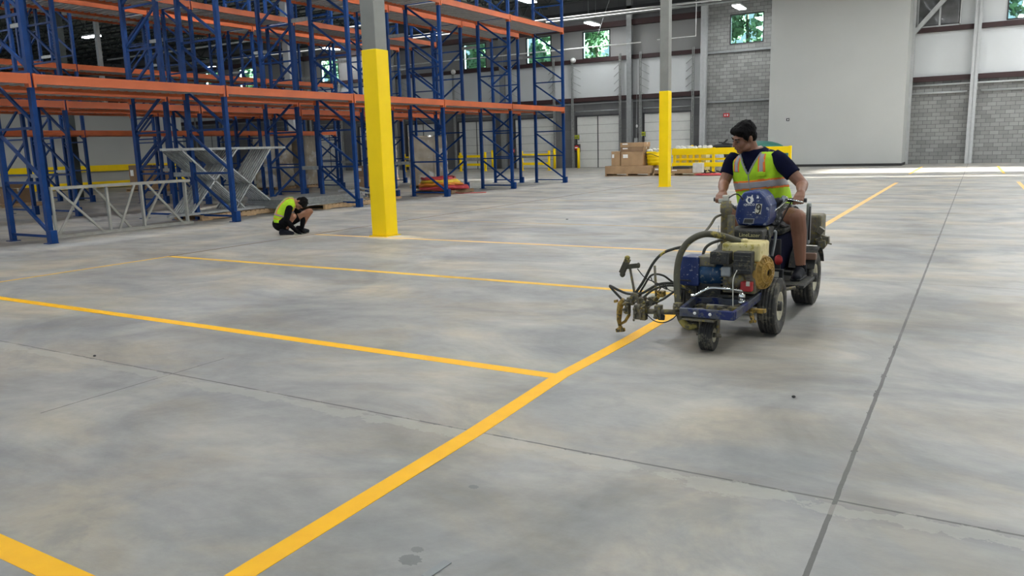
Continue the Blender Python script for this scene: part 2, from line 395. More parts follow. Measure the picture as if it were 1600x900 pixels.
def wall_with_holes(x0, x1, z0, z1, holes, mt, y0=WALL_Y, th=0.3, name='wall_back'):
    """holes: (hx0, hx1, hz0, hz1)"""
    mb = MB(); xs = sorted({x0, x1, *[h[0] for h in holes], *[h[1] for h in holes]}); zs = sorted({z0, z1, *[h[2] for h in holes], *[h[3] for h in holes]})
    xs = [x for x in xs if x0 <= x <= x1]; zs = [z for z in zs if z0 <= z <= z1]
    for i in range(len(xs)-1):
        for j in range(len(zs)-1):
            cx, cz = (xs[i]+xs[i+1])/2, (zs[j]+zs[j+1])/2
            if any(h[0] < cx < h[1] and h[2] < cz < h[3] for h in holes): continue
            mb.b2((xs[i], y0, zs[j]), (xs[i+1], y0+th, zs[j+1]))
    return struct(mb.build(name, mt))
DOOR_X = [-16.6-4.66*k for k in range(0, 16) if k != 8]
WIN_X = [-21.3, -25.45, -30.5, -44.0, -53.4, -57.7]
dh = [(x-1.5, x+1.5, 0.0, 3.3) for x in DOOR_X]
wh = [(x-0.95, x+0.95, 6.87, 8.55) for x in WIN_X]
wall_with_holes(-108, -14.3, 0, 4.2, dh, 'cmu_dark')
wall_with_holes(-108, -14.3, 4.2, 6.8, [], 'panel_white', y0=WALL_Y+0.02)
wall_with_holes(-108, -14.3, 6.8, 8.9, wh, 'panel_upper_shaded', y0=WALL_Y+0.02)
wall_with_holes(-108, -14.3, 8.9, 11.0, [], 'cmu_dark', y0=WALL_Y+0.02)
wall_with_holes(-14.3, -9.9, 0, 11.0, [(-12.85, -10.93, 6.95, 8.62)], 'cmu')
wall_with_holes(-9.9, 14.2, 0, 4.2, [], 'cmu')
wall_with_holes(-9.9, 14.2, 4.2, 6.8, [], 'panel_white', y0=WALL_Y+0.02)
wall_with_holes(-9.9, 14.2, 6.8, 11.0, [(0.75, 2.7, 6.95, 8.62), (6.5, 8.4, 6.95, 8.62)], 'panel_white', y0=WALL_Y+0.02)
# unseen right wall, its slots cut to lay sun stripes on the floor
mb = MB()
def sidewall(Xw, segs):
    mb = MB()
    for y0, y1, z0, z1 in segs: mb.b2((Xw, y0, z0), (Xw+0.3, y1, z1))
    return mb
struct(sidewall(14.0, [(-14, 34.6, 0, 11), (34.6, 35.1, 2.4, 11), (35.1, 35.45, 0, 11), (35.45, 35.95, 0, 3.4), (35.45, 35.95, 4.4, 11), (35.95, 38.2, 0, 11), (38.2, 43.3, 2.35, 11), (43.3, 47.3, 0, 11)]).build('wall_right_unseen', 'panel_white'))
struct(sidewall(-110.0, [(-14, 47.3, 0, 11)]).build('wall_left', 'panel_grey'))
# protruding smooth wall panel with a dark base
pb = MB(); pb.b2((-9.92, 44.3, 0.10), (-3.33, WALL_Y, 11.0)); struct(pb.build('wall_front', 'panel_grey'))
struct(MB().b2((-9.94, 44.26, 0), (-3.30, WALL_Y, 0.13)).build('baseboard_front', 'dark_rubber'))
# cold store box at the far left
cb = MB(); cb.b2((-62.0, 8.0, 0), (-38.0, 28.6, 4.1)); struct(cb.build('wall_left', 'panel_grey'))
# girts, ledges and the eave beam
def trim(a, b, mt): return struct(MB().b2(a, b).build('trim_1', mt))
trim((-108, WALL_Y-0.22, 4.20), (-14.3, WALL_Y, 4.46), 'dark_girt'); trim((-108, WALL_Y-0.22, 6.62), (-14.3, WALL_Y, 6.86), 'dark_girt')
trim((-3.3, WALL_Y-0.22, 4.20), (14, WALL_Y, 4.46), 'dark_girt'); trim((-3.3, WALL_Y-0.22, 6.66), (14, WALL_Y, 6.90), 'dark_girt')
trim((-108, WALL_Y-0.3, 8.62), (-14.3, WALL_Y, 8.95), 'dark_girt')
trim((-108, WALL_Y-0.5, 9.5), (-9.9, WALL_Y-0.2, 9.72), 'black')
trim((-108, WALL_Y-0.12, 4.05), (-14.3, WALL_Y, 4.12), 'steel_grey')
trim((-14.3, WALL_Y-0.14, 3.70), (-9.92, WALL_Y, 3.80), 'steel_grey'); trim((-14.3, WALL_Y-0.14, 6.52), (-9.92, WALL_Y, 6.64), 'steel_grey')

def window(x, z0, z1, w2=0.95, y=WALL_Y, big=True):
    f = MB(); t = 0.06
    f.b2((x-w2, y-0.03, z0), (x-w2+t, y+0.12, z1)); f.b2((x+w2-t, y-0.03, z0), (x+w2, y+0.12, z1))
    f.b2((x-w2, y-0.03, z0), (x+w2, y+0.12, z0+t)); f.b2((x-w2, y-0.03, z1-t), (x+w2, y+0.12, z1))
    o = struct(f.build('window_1', 'dark_trim'))
    g = MB().b2((x-w2+t, y+0.03, z0+t), (x+w2-t, y+0.045, z1-t)).build('pane', 'glass', o)
    return o
for x in WIN_X: window(x, 6.87, 8.55)
window(-11.89, 6.95, 8.62, 0.96); window(1.72, 6.95, 8.62, 0.97); window(7.45, 6.95, 8.62, 0.95)

def dock_door(x, split):
    d = MB()
    for k in range(6):
        z0 = 0.02+k*0.545
        for a, b in (((x-1.47, x-0.035), (x+0.035, x+1.47)) if split else ((x-1.47, x+1.47),)):
            d.b2((a, WALL_Y+0.05, z0), (b, WALL_Y+0.12, z0+0.53))
    o = struct(d.build('door_1', 'door_white', bevel=0.006))
    bk = MB().b2((x-1.5, WALL_Y+0.1, 0), (x+1.5, WALL_Y+0.14, 3.3)).build('backing', 'dark_trim', o)
    if split: MB().b2((x-0.03, WALL_Y+0.04, 0), (x+0.03, WALL_Y+0.11, 3.28)).build('centre_post', 'dark_trim', o)
    fr = MB()
    fr.b2((x-1.56, WALL_Y-0.04, 0), (x-1.48, WALL_Y+0.1, 3.34)); fr.b2((x+1.48, WALL_Y-0.04, 0), (x+1.56, WALL_Y+0.1, 3.34)); fr.b2((x-1.56, WALL_Y-0.04, 3.28), (x+1.56, WALL_Y+0.1, 3.36))
    fr.build('door_frame', 'dark_trim', o)
    tr = MB()
    for sgn in (-1, 1):
        tx = x+sgn*1.66
        tr.b2((tx-0.05, WALL_Y-0.30, 0.0), (tx-0.01, WALL_Y-0.20, 7.0)); tr.b2((tx+0.05, WALL_Y-0.30, 0.0), (tx+0.08, WALL_Y-0.20, 7.0))
        for k in range(12): tr.b2((tx-0.05, WALL_Y-0.26, 1.0+k*0.5), (tx+0.08, WALL_Y-0.23, 1.05+k*0.5))
        for k in range(5): tr.bar((tx, WALL_Y-0.25, 4.6+k*0.45), (tx-sgn*0.5, WALL_Y, 4.3+k*0.45), 0.03, 0.03)
    tr.build('door_track', 'galv_dull', o)
    MB().tube([(x-1.5, WALL_Y-0.1, 3.6), (x+1.5, WALL_Y-0.1, 3.6)], 0.04).build('spring_shaft', 'steel_grey', o)
    return o
for i, x in enumerate(DOOR_X): dock_door(x, i not in (0,))
# building columns and pipes standing against the back wall
def wall_column(x, wd, mt, y=WALL_Y-0.5, h=10.4, lab='', dp=0.3):
    c = MB()
    c.b2((x-wd/2, y, 0), (x+wd/2, y+0.02, h)); c.b2((x-wd/2, y+dp-0.02, 0), (x+wd/2, y+dp, h)); c.b2((x-0.01, y, 0), (x+0.01, y+dp, h))
    o = c.build('building_column', mt); struct(o); return o
for x in (-18.9, -28.1, -37.4, -46.8, -56.2): wall_column(x, 0.32, 'steel_grey')
wall_column(-14.25, 0.34, 'pale_steel'); wall_column(-0.44, 0.32, 'pale_steel')
wall_column(8.0, 0.32, 'pale_steel')
# crossing brace beside the smooth panel
struct(MB().bar(at(1419, 62, 46.6), at(1482, -8, 46.6), 0.2, 0.26, Vector((0, 1, 0))).build('trim_2', 'pale_steel'))
struct(MB().b2((-3.33, 46.4, 0.0), (-3.2, 46.75, 11)).build('trim_3', 'pale_steel'))

# ------------------------------------------------------------------ roof steel
def girder(X):
    g = MB(); g.b2((X-0.14, -12, 10.1), (X+0.14, 46.5, 10.22)); g.b2((X-0.14, -12, 9.2), (X+0.14, 46.5, 9.3))
    k = -12.0
    while k < 46: g.bar((X, k, 9.3), (X, k+0.75, 10.1), 0.06, 0.06); g.bar((X, k+0.75, 10.1), (X, k+1.5, 9.3), 0.06, 0.06); k += 1.5
    struct(g.build('roof_girder', 'joist'))
for X in (-9.2, -24.6, -39.5, -54.5, -69.6, -84.5): girder(X)
def joist(Y, x0=-108, x1=14):
    g = MB(); g.b2((x0, Y-0.06, 10.9), (x1, Y+0.06, 11.0)); g.b2((x0, Y-0.06, 10.22), (x1, Y+0.06, 10.3))
    x = x0
    while x < x1-1.2: g.bar((x, Y, 10.3), (x+0.6, Y, 10.9), 0.035, 0.035); g.bar((x+0.6, Y, 10.9), (x+1.2, Y, 10.3), 0.035, 0.035); x += 1.2
    struct(g.build('roof_joist', 'joist'))
Yj = -11.0
while Yj < 46.5: joist(Yj); Yj += 1.83

# ------------------------------------------------------------------ columns standing free in the hall
def free_column(x, y, yellow, label, mt='column_grey', h=10.3, wd=0.30):
    t = thing('steel_column', label, 'column', (x, y, 0)); a = wd/2
    if yellow: MB().b2((x-a-0.012, y-a-0.012, 0.012), (x+a+0.012, y+a+0.012, 3.19)).build('column_guard', 'yellow_paint', t, bevel=0.012)
    s = MB(); s.b2((x-a, y-a, 0.0), (x+a, y+a, h)); s.build('column_shaft', mt, t, bevel=0.01)
    MB().b2((x-a-0.05, y-a-0.05, 0), (x+a+0.05, y+a+0.05, 0.012)).build('base_plate', 'yellow_paint' if yellow else mt, t)
    return t
free_column(-9.03, 10.78, True, 'big square column painted yellow up to head height behind the crouching person')
free_column(-9.21, 25.90, True, 'distant square column with yellow lower half beside the stacked cartons')
free_column(-28.23, 27.45, False, 'pale bare steel column seen far off through the pallet racks', 'pale_steel', wd=0.36)
free_column(-28.23, 16.65, False, 'dark steel column at the left behind the rack uprights', 'joist', wd=0.22)
free_column(-47.2, 30.2, False, 'thin pale column far left below the bright hanging lamp', 'pale_steel', wd=0.24)

# ------------------------------------------------------------------ pallet racks
def rack(label, Xf, Xb, ys, levels, face, ztop=8.7, spacer=None, deck=True):
    """one row of racking along Y; face=+1: diagonal braces climb from the Xf side, -1 from the Xb side"""
    t = thing('pallet_rack', label, 'pallet rack', (Xf, ys[0], 0), 'rows of blue and orange pallet racking')
    for y in ys:
        b = MB(); z = 0.13; zs = []
        while z < ztop: zs.append(z); z += 0.965
        for i, q in enumerate(zs):
            b.bar((Xf, y, q), (Xb, y, q), 0.035, 0.045)
            if i+1 < len(zs):
                p0, p1 = (Xf, Xb) if face > 0 else (Xb, Xf)
                b.bar((p0, y, q+0.06), (p1, y, zs[i+1]-0.05), 0.045, 0.055)
        fr = b.build('upright_frame', 'rack_blue', t)
        for X in (Xf, Xb):
            MB().b2((X-0.05, y-0.042, 0.01), (X+0.05, y+0.042, ztop)).build('post', 'rack_blue', fr)
            MB().b2((X-0.09, y-0.09, 0), (X+0.09, y+0.09, 0.012)).build('foot_plate', 'rack_blue', fr)
        if spacer is not None:
            for q in (1.02, 4.98):
                MB().b2((min(Xb, spacer)+0.05, y-0.02, q), (max(Xb, spacer)-0.05, y+0.02, q+0.10)).build('row_spacer', 'galv_dull', t)
        MB().b2((Xf+0.05, y-0.06, 0.012), (Xf+0.13, y+0.06, 0.24)).build('post_guard', 'rack_blue', fr)
    for zt in levels:
        for y0, y1 in zip(ys[:-1], ys[1:]):
            for X, sg in ((Xf, 1), (Xb, -1)):
                b = MB(); o = X+sg*0.052                     # stepped box beam, ledge towards the inside
                b.b2((o-0.028, y0+0.045, zt-0.17), (o+0.028, y1-0.045, zt-0.045)); b.b2((o-0.028 if sg < 0 else o-0.0, y0+0.045, zt-0.05), (o+0.028 if sg > 0 else o, y1-0.045, zt))
                q = b.build('load_beam', 'rack_orange', t)
                for ye in (y0+0.045, y1-0.045): MB().b2((X-0.056, ye-0.022, zt-0.23), (X+0.056+sg*0.03, ye+0.022, zt+0.01)).build('beam_connector', 'rack_orange', q)
            if deck:
                d = MB(); k = y0+0.12; xa, xb = Xb-0.035, Xf+0.035
                d.b2((xa, y0+0.1, zt-0.052), (xb, y1-0.1, zt-0.044))
                while k < y1-0.2: d.b2((xa, k, zt-0.105), (xb, k+0.09, zt-0.05)); k += 0.20
                d.build('deck_panel', 'deck', t)
    return t
Y6 = [3.72+4.13*k for k in range(7)]
rack('nearest row of blue and orange pallet racking facing the painted aisle', -14.38, -15.65, Y6, (2.98, 6.0), 1, spacer=-16.40)
rack('second row of racking standing back to back behind the nearest row', -16.40, -17.65, Y6, (2.98, 6.0), -1)
Y5 = Y6[1:]
rack('third row of racking across the first inner aisle', -20.50, -21.75, Y5, (2.98, 6.0), 1, spacer=-22.55)
rack('fourth row of racking back to back with the third', -22.55, -23.80, Y5, (2.98, 6.0), -1)
Y4 = Y6[2:]
rack('fifth row of racking with its lowest orange beam at chest height', -26.60, -27.87, Y4, (2.45, 4.65, 6.9), 1, spacer=-28.6)
rack('farthest row of racking at the back left', -28.60, -29.87, Y4, (6.9,), -1)

# ------------------------------------------------------------------ painted floor lines
def strip(pts, wd, mt, label, z=0.0016, group=None, name='floor_line'):
    b = MB(); n = len(pts); L_ = []; R_ = []
    P = [Vector((p[0], p[1], 0)) for p in pts]
    for i in range(n):
        d = (P[min(i+1, n-1)]-P[max(i-1, 0)]).normalized(); s_ = Vector((d.y, -d.x, 0))*wd/2
        L_.append(P[i]-s_); R_.append(P[i]+s_)
    vs = [v+Vector((0, 0, h)) for h in (0.0, z) for v in L_+R_]
    fs = []
    for i in range(n-1):
        fs.append((2*n+i, 2*n+i+1, 3*n+i+1, 3*n+i)); fs.append((i, i+1, 2*n+i+1, 2*n+i)); fs.append((n+i+1, n+i, 3*n+i, 3*n+i+1))
    fs.append((0, 2*n, 3*n, n)); fs.append((n-1, 2*n-1, 4*n-1, 3*n-1))
    b.add(vs, fs); return tag(b.build(name, mt), label, 'floor line', group)
G_ = 'painted yellow floor markings'
strip([(-2.15, 0.3), (-2.20, 1.79), (-2.225, 3.30), (-2.28, 4.42), (-2.245, 5.48), (-2.24, 6.22), (-2.235, 7.6)], 0.105, 'line_fresh', 'long fresh yellow line running under the striping machine towards the viewer', z=0.002, group=G_)
strip([(-2.235, 7.6), (-2.23, 13.33), (-2.22, 28.3)], 0.11, 'line_tan', 'pale yellow line running away behind the rider towards the far wall', group=G_)
strip([(-9.6, 1.47), (-3.2, 1.41), (-2.24, 1.40)], 0.105, 'line_fresh', 'fresh yellow cross line cutting the bottom left corner', group=G_)
strip([(-10.48, 4.42), (-6, 4.42), (-2.33, 4.40)], 0.105, 'line_fresh', 'bright yellow cross line joining the long line in the foreground', group=G_)
strip([(-10.48, 7.46), (-6, 7.46), (-2.30, 7.43)], 0.105, 'line_mid', 'yellow cross line with shiny wet spots ending behind the spray arm', group=G_)
strip([(-10.46, 10.52), (-2.29, 10.50)], 0.10, 'line_tan', 'pale cross line starting at the crouching person and passing the column foot', group=G_)
strip([(-10.46, 13.42), (-2.29, 13.45)], 0.09, 'line_old', 'faded cross line just beyond the near yellow column', group=G_)
strip([(-10.46, 16.42), (-2.29, 16.45)], 0.08, 'line_old', 'second faded cross line beyond the near yellow column', group=G_)
strip([(-10.46, 19.28), (-2.29, 19.35)], 0.08, 'line_old', 'third faded cross line beyond the near yellow column', group=G_)
strip([(-10.46, 22.4), (-2.29, 22.4)], 0.06, 'line_old', 'fourth faded cross line, halfway to the far yellow column', group=G_)
strip([(-10.53, 3.0), (-10.50, 7.46)], 0.06, 'line_mid', 'thin yellow border line at the far left along the floor joint', group=G_)
mk('chalk_brown', (0.17, 0.11, 0.065), 0.8)
strip([(-10.53, 7.5), (-10.50, 18.0), (-10.49, 28.2)], 0.035, 'chalk_brown', 'thin brown chalk line running back past the crouching person and the near column', group=G_)
strip([gr(1421, 272), gr(1441, 260.5)], 0.09, 'line_mid', 'short yellow dash near the corner of the smooth panel', group=G_)
strip([gr(1559, 259.5), gr(1569, 271)], 0.09, 'line_mid', 'short yellow dash on the right close to the block wall', group=G_)
strip([gr(1591, 284), gr(1606, 299)], 0.10, 'line_tan', 'short orange dash cut off by the right edge', group=G_)
strip([gr(1289, 272), gr(1330, 262)], 0.03, 'line_old', 'thin pale scratch line in front of the smooth panel', group=G_)
# stains on the concrete
mk('stain', (0.17, 0.17, 0.165), 0.5); mk('dust', (0.55, 0.49, 0.38), 0.8)
def stain(c, rx, ry, label, mt='stain'):
    n = 26; vs = [(c[0]+math.cos(2*PI*k/n)*rx*(1+0.16*math.sin(3*k+c[0])), c[1]+math.sin(2*PI*k/n)*ry*(1+0.12*math.cos(2.3*k)), 0.0012) for k in range(n)]
    b = MB(); b.add(vs, [tuple(range(n))]); b.add([(v[0], v[1], 0) for v in vs], [tuple(reversed(range(n)))]); tag(b.build('floor_stain', mt), label, 'stain')
p = gr(641, 875); stain(p, 0.045, 0.036, 'larger dark round stain on the concrete at the bottom')
p = gr(652, 859); stain(p, 0.026, 0.02, 'small dark round stain just above the larger one')
p = gr(740, 761); stain(p, 0.024, 0.018, 'small round dark spot to the right of the long line')
p = gr(618, 371); stain(p, 0.55, 0.30, 'pale dusty patch around the foot of the near column', 'dust')
b = MB(); q0, q1 = gr(664, 902), gr(700, 878); b.bar(q0+Vector((0, 0, .002)), q1+Vector((0, 0, .002)), 0.035, 0.003); tag(b.build('tape_scrap', 'steel_grey'), 'small grey strip of tape lying at the bottom edge', 'tape')
for px, py in ((1240, 621), (148, 557), (886, 343)):
    tag(MB().ell(gr(px, py)+Vector((0, 0, 0.006)), (0.012 if py > 400 else 0.03, 0.012 if py > 400 else 0.03, 0.007), n=8, m=5).build('pebble', 'black'),
        {621: 'tiny dark crumb on bare concrete right of the long line', 557: 'tiny dark crumb beside the floor joint at the left', 343: 'tiny dark crumb between the faded cross lines'}[py], 'debris')

# ------------------------------------------------------------------ lamps
def high_bay(c, rot, label, group=None, hang=True, ln=1.5, wd=0.42):
    t = thing('high_bay_lamp', label, 'ceiling lamp', c, group); rm = Matrix.Rotation(rot, 3, 'Z'); c = Vector(c)
    MB().box(c+Vector((0, 0, 0.06)), (ln, wd, 0.10), rm).build('housing', 'lamp_body', t, bevel=0.02)
    MB().box(c+Vector((0, 0, -0.01)), (ln-0.06, wd-0.05, 0.05), rm).build('lens', 'lamp_lens', t)
    if hang:
        h = MB()
        for s_ in (-1, 1): h.tube([c+rm @ Vector((s_*ln*0.35, 0, 0.1)), c+rm @ Vector((s_*ln*0.35, 0, 0)) + Vector((0, 0, 11.0-c.z))], 0.01, 6)
        h.build('hanger', 'steel_grey', t)
vis = [(gr(143, 57, 9.0), 0.0, 'bright long lamp hanging far left above the rack beams'), (gr(331, 105, 9.0), 0.0, 'lamp seen between rack uprights in front of the far blue window'),
       (gr(450, 92, 9.0), 0.0, 'lamp showing beside the pale far column'), (gr(518, 76, 9.0), PI/2, 'narrow lamp seen end-on above the far window right of the pale column'),
       (gr(925, 37, 8.6), PI/2, 'lamp glowing just above the window near the end of the racks'), (gr(1155, 11, 8.6), PI/2, 'lamp hanging in front of the block wall above its window')]
for c, r_, lb in vis: high_bay(c, r_, lb, 'high bay lamps')
for i in range(9):
    for j in range(2, 8):
        c = Vector((9.5-7.6*i, -9.0+6.6*j, 9.0))
        if any((c-v[0]).length < 3.2 for v in vis) or (c.x < -27 and c.y > 12): continue
        high_bay(c, PI/2, 'long white high bay lamp hung in the regular grid under the roof', 'high bay lamps of the roof grid', hang=True, ln=1.8, wd=0.5)

for c in ((4.5, 44.6, 8.6), (9.5, 44.6, 8.6), (2.0, 40.5, 9.0), (5.5, 38.5, 9.0), (12.0, 42.0, 8.6)):  # lamps added out of view to brighten the right end of the hall
    high_bay(Vector(c), 0.0, 'added unseen lamp beyond the right edge, brightening the right wall', 'added lamps brightening the right wall', hang=True, ln=1.8, wd=0.5)

# ------------------------------------------------------------------ trees outside
def tree(x, y, h, label, seed):
    rnd = random.Random(seed); t = thing('tree', label, 'tree', (x, y, -0.3), 'trees beyond the high windows')
    MB().tube([(x, y, -0.3), (x+0.2, y, h*0.4), (x, y, h*0.85)], [0.3, 0.2, 0.08], 8).build('trunk', 'bark', t)
    b = MB()
    blobs = [(Vector((x+rnd.uniform(-1, 1)*1.5, y+rnd.uniform(-1, 1)*1.0, h*rnd.uniform(0.45, 0.95))), rnd.uniform(0.8, 1.3)) for _ in range(17)]
    for c, r_ in blobs:
        for _ in range(260):
            d = Vector((rnd.gauss(0, 1), rnd.gauss(0, 1), rnd.gauss(0, 1))).normalized()*r_*rnd.uniform(0.6, 1.05); p = c+d
            a = Vector((rnd.gauss(0, 1), rnd.gauss(0, 1), rnd.gauss(0, 1))).normalized()*0.24; e = a.cross(d).normalized()*0.17
            b.add([p-a, p+e, p+a, p-e], [(0, 1, 2, 3)])
    b.build('foliage', 'leaf', t)
TR = [(-11.89, 12.6, 'leafy tree seen through the window in the block wall'), (-21.3, 14.5, 'leafy tree seen through the window beyond the rack end'), (-25.5, 14.5, 'leafy tree seen through the window crossed by the last rack frame'),
      (-30.5, 14.5, 'leafy tree seen through the leftmost clear window behind the racks'), (-44.0, 12.5, 'leafy tree seen through the window right of the pale far column'), (-53.4, 12.0, 'leafy tree seen through the far left window'), (-57.7, 11.0, 'leafy tree seen through the farthest left window'), (2.2, 11.8, 'leafy tree seen through the window in the top right corner')]
for i, (xw, h, lb) in enumerate(TR):
    tree(xw*(58+5*(i % 2))/47, 58+5*(i % 2), h, lb, 40+i)

# ------------------------------------------------------------------ stored goods
def pallet(parent, x0, x1, y0, y1, z0=0.0, name='pallet', mt='wood'):
    b = MB()
    n = max(3, int((y1-y0)/0.14))
    for k in range(n):
        ya = y0+(y1-y0)*k/n; b.b2((x0, ya, z0+0.105), (x1, ya+(y1-y0)/n*0.75, z0+0.125))
    for xx in (x0+0.04, (x0+x1)/2, x1-0.04): b.b2((xx-0.04, y0, z0+0.02), (xx+0.04, y1, z0+0.105))
    for k in (0, 0.45, 0.9): b.b2((x0, y0+(y1-y0)*k, z0), (x1, y0+(y1-y0)*(k+0.1), z0+0.02))
    return b.build(name, mt, parent)
def pallet_thing(label, x0, x1, y0, y1, mt='wood', z0=0.0):
    t = thing('wooden_pallet', label, 'pallet', (x0, y0, z0)); b = MB(); n = max(3, int((y1-y0)/0.14))
    for k in range(n):
        ya = y0+(y1-y0)*k/n; b.b2((x0, ya, z0+0.105), (x1, ya+(y1-y0)/n*0.75, z0+0.125))
    b.build('top_boards', mt, t)
    for xx in (x0+0.04, (x0+x1)/2, x1-0.04): MB().b2((xx-0.04, y0, z0+0.02), (xx+0.04, y1, z0+0.105)).build('stringer', mt, t)
    for k in (0, 0.45, 0.9): MB().b2((x0, y0+(y1-y0)*k, z0), (x1, y0+(y1-y0)*(k+0.1), z0+0.02)).build('bottom_board', mt, t)
    return t
def carton(label, x0, x1, y0, y1, z0, z1, mt='carton', tape=True, group=None):
    t = thing('cardboard_box', label, 'cardboard box', ((x0+x1)/2, (y0+y1)/2, z0), group)
    MB().b2((x0, y0, z0), (x1, y1, z1)).build('carton_body', mt, t, bevel=0.012)
    if tape:
        MB().b2((x0-0.003, (y0+y1)/2-0.03, z1-0.1), (x1+0.003, (y0+y1)/2+0.03, z1+0.003)).build('tape', 'label_cream', t)
        MB().b2((x0+(x1-x0)*0.1, y0-0.004, z0+(z1-z0)*0.55), (x0+(x1-x0)*0.32, y0+0.002, z0+(z1-z0)*0.8)).build('shipping_label', 'white', t)
    return t
GC = 'cartons stacked beside the far yellow column'
pallet_thing('wooden pallet under the long flat cartons left of the far yellow column', -15.05, -12.85, 34.1, 35.3, 'carton')
carton('long flat carton lying on the pallet, bottom of the carton stack', -15.06, -12.80, 34.1, 35.3, 0.127, 0.47, tape=False, group=GC)
for k in range(3):
    MB()
carton('narrow upright carton at the left end of the stack', -14.82, -14.38, 34.3, 35.0, 0.475, 1.14, 'carton', group=GC)
carton('large middle carton standing on the long flat carton', -14.34, -13.25, 34.3, 35.1, 0.475, 1.12, 'carton', group=GC)
carton('wide shallow carton resting on the large middle carton', -14.36, -13.24, 34.3, 35.1, 1.125, 1.32, 'carton_dark', group=GC)
carton('topmost shallow carton of the stack with a white strip', -14.38, -13.20, 34.3, 35.1, 1.325, 1.53, 'carton', group=GC)
pallet_thing('wooden pallet right of the far yellow column holding flat cartons', -12.75, -10.75, 34.2, 35.3)
carton('low carton beside the foot of the far yellow column', -12.72, -12.0, 34.25, 35.2, 0.13, 0.38, 'carton_dark', group=GC)
carton('flat carton on the pallet right of the far yellow column', -11.95, -10.9, 34.22, 35.2, 0.13, 0.30, 'carton', group=GC)
carton('thin dark carton lying on top of the flat carton right of the column', -11.85, -11.1, 34.3, 35.1, 0.303, 0.42, 'dark_trim', tape=False, group=GC)
carton('pale square carton leaning at the right end of the cartons', -10.88, -10.45, 34.2, 34.5, 0.13, 0.56, 'cream', tape=False, group=GC)
# yellow mesh tub with crumpled packing
t = thing('yellow_tub', 'yellow slatted round tub heaped with crumpled pale packing', 'tub', (-12.85, 34.7, 0.475))
b = MB(); b.lathe([(0.27, 0.0), (0.30, 0.0), (0.36, 0.62), (0.33, 0.62), (0.27, 0.03), (0.0, 0.03)], (-12.85, 34.7, 0.475), (0, 0, 1), 24)
for z in (0.12, 0.26, 0.40, 0.54): b.lathe([(0.31+z*0.1, z), (0.335+z*0.1, z+0.02), (0.31+z*0.1, z+0.05)], (-12.85, 34.7, 0.475), (0, 0, 1), 24)
b.build('tub_body', 'yellow_paint', t)
b = MB(); rnd = random.Random(3)
for k in range(26):
    a = rnd.uniform(0, 2*PI); q = rnd.uniform(0, 0.30); b.ell((-12.85+math.cos(a)*q, 34.7+math.sin(a)*q, 0.475+0.60+rnd.uniform(0, 0.1)), (0.10, 0.09, 0.06), Matrix.Rotation(a, 3, 'X'), n=6, m=4)
b.build('packing', 'cream', t)
tag(MB().spline([(-13.2, 34.3, 1.0), (-12.8, 34.25, 0.98), (-12.5, 34.3, 0.86), (-12.2, 34.35, 0.84)], 0.014, 6).build('strap', 'dark_rubber'), 'dark strap slung across the front of the yellow tub', 'strap')
rnd = random.Random(11)
t = thing('packing_heap', 'pale crumpled packing heaped behind the far yellow column', 'packing', (-11.9, 36.9, 1.0))
MB().b2((-12.8, 37.2, 0), (-11.2, 37.9, 1.12)).build('crate', 'fuel_cream', t)
b = MB()
for k in range(40): b.ell((rnd.uniform(-12.8, -11.2), rnd.uniform(37.2, 37.9), 1.14+rnd.uniform(0, 0.10)), (0.13, 0.1, 0.07), Matrix.Rotation(rnd.uniform(0, 6), 3, 'X'), n=6, m=4)
b.build('crumpled_sheets', 'cream', t)
# yellow guard rail
def guard_rail(label, x0, x1, y, zs, hs, posts, thick=0.1, top=1.2, pw=0.12):
    t = thing('guard_rail', label, 'guard rail', (x0, y, 0))
    for z, h in zip(zs, hs): MB().b2((x0, y-0.03, z-h/2), (x1, y+0.03, z+h/2)).build('rail', 'yellow_paint', t, bevel=0.01)
    for x in posts:
        p = MB().b2((x-pw/2, y+0.031, 0.015), (x+pw/2, y+0.15, top)).build('rail_post', 'yellow_paint', t, bevel=0.01)
        MB().b2((x-0.13, y-0.05, 0), (x+0.13, y+0.22, 0.015)).build('base_plate', 'yellow_paint', p)
    return t
guard_rail('yellow two-rail guard rail behind the rider, in front of the green equipment', -12.6, -7.12, 36.4, (1.03, 0.42), (0.30, 0.20), (-12.5, -10.62, -8.7, -7.2))
t = guard_rail('second yellow rail with upright slats behind the first guard rail', -12.6, -9.6, 37.0, (0.66,), (0.10,), (-12.4, -12.05, -11.75, -11.45), top=1.0, pw=0.09)
for i, (xw) in enumerate((-23.3, -27.9, -32.5)):
    guard_rail(['yellow guard rail left of the split dock door at the rack end', 'yellow guard rail between the two dock doors behind the racks', 'yellow guard rail in front of the wall far behind the wrapped pallet'][i], xw-1.2, xw+0.9, 42.5, (0.95, 0.42, ), (0.16, 0.16), (xw+0.8, xw-1.1), top=1.2)
t = thing('guard_rail', 'long double yellow guard rail along the pale cold store wall', 'guard rail', (-37.8, 9, 0))
for z in (1.0, 0.2): MB().b2((-37.85, 9.0, z-0.15), (-37.78, 28.4, z+0.15)).build('rail', 'yellow_paint', t)
for y in (10, 14, 18, 22, 26): MB().b2((-37.95, y, 0), (-37.85, y+0.15, 1.16)).build('rail_post', 'yellow_paint', t)
t = thing('guard_post', 'bent yellow barrier with an upright end at the far left between uprights', 'barrier', (-29.5, 14, 0))
MB().spline([(-30.3, 13.4, 0.0), (-30.3, 13.4, 1.0), (-30.25, 13.5, 1.08), (-29.2, 14.7, 1.08)], 0.05, 8).build('barrier_tube', 'yellow_paint', t)
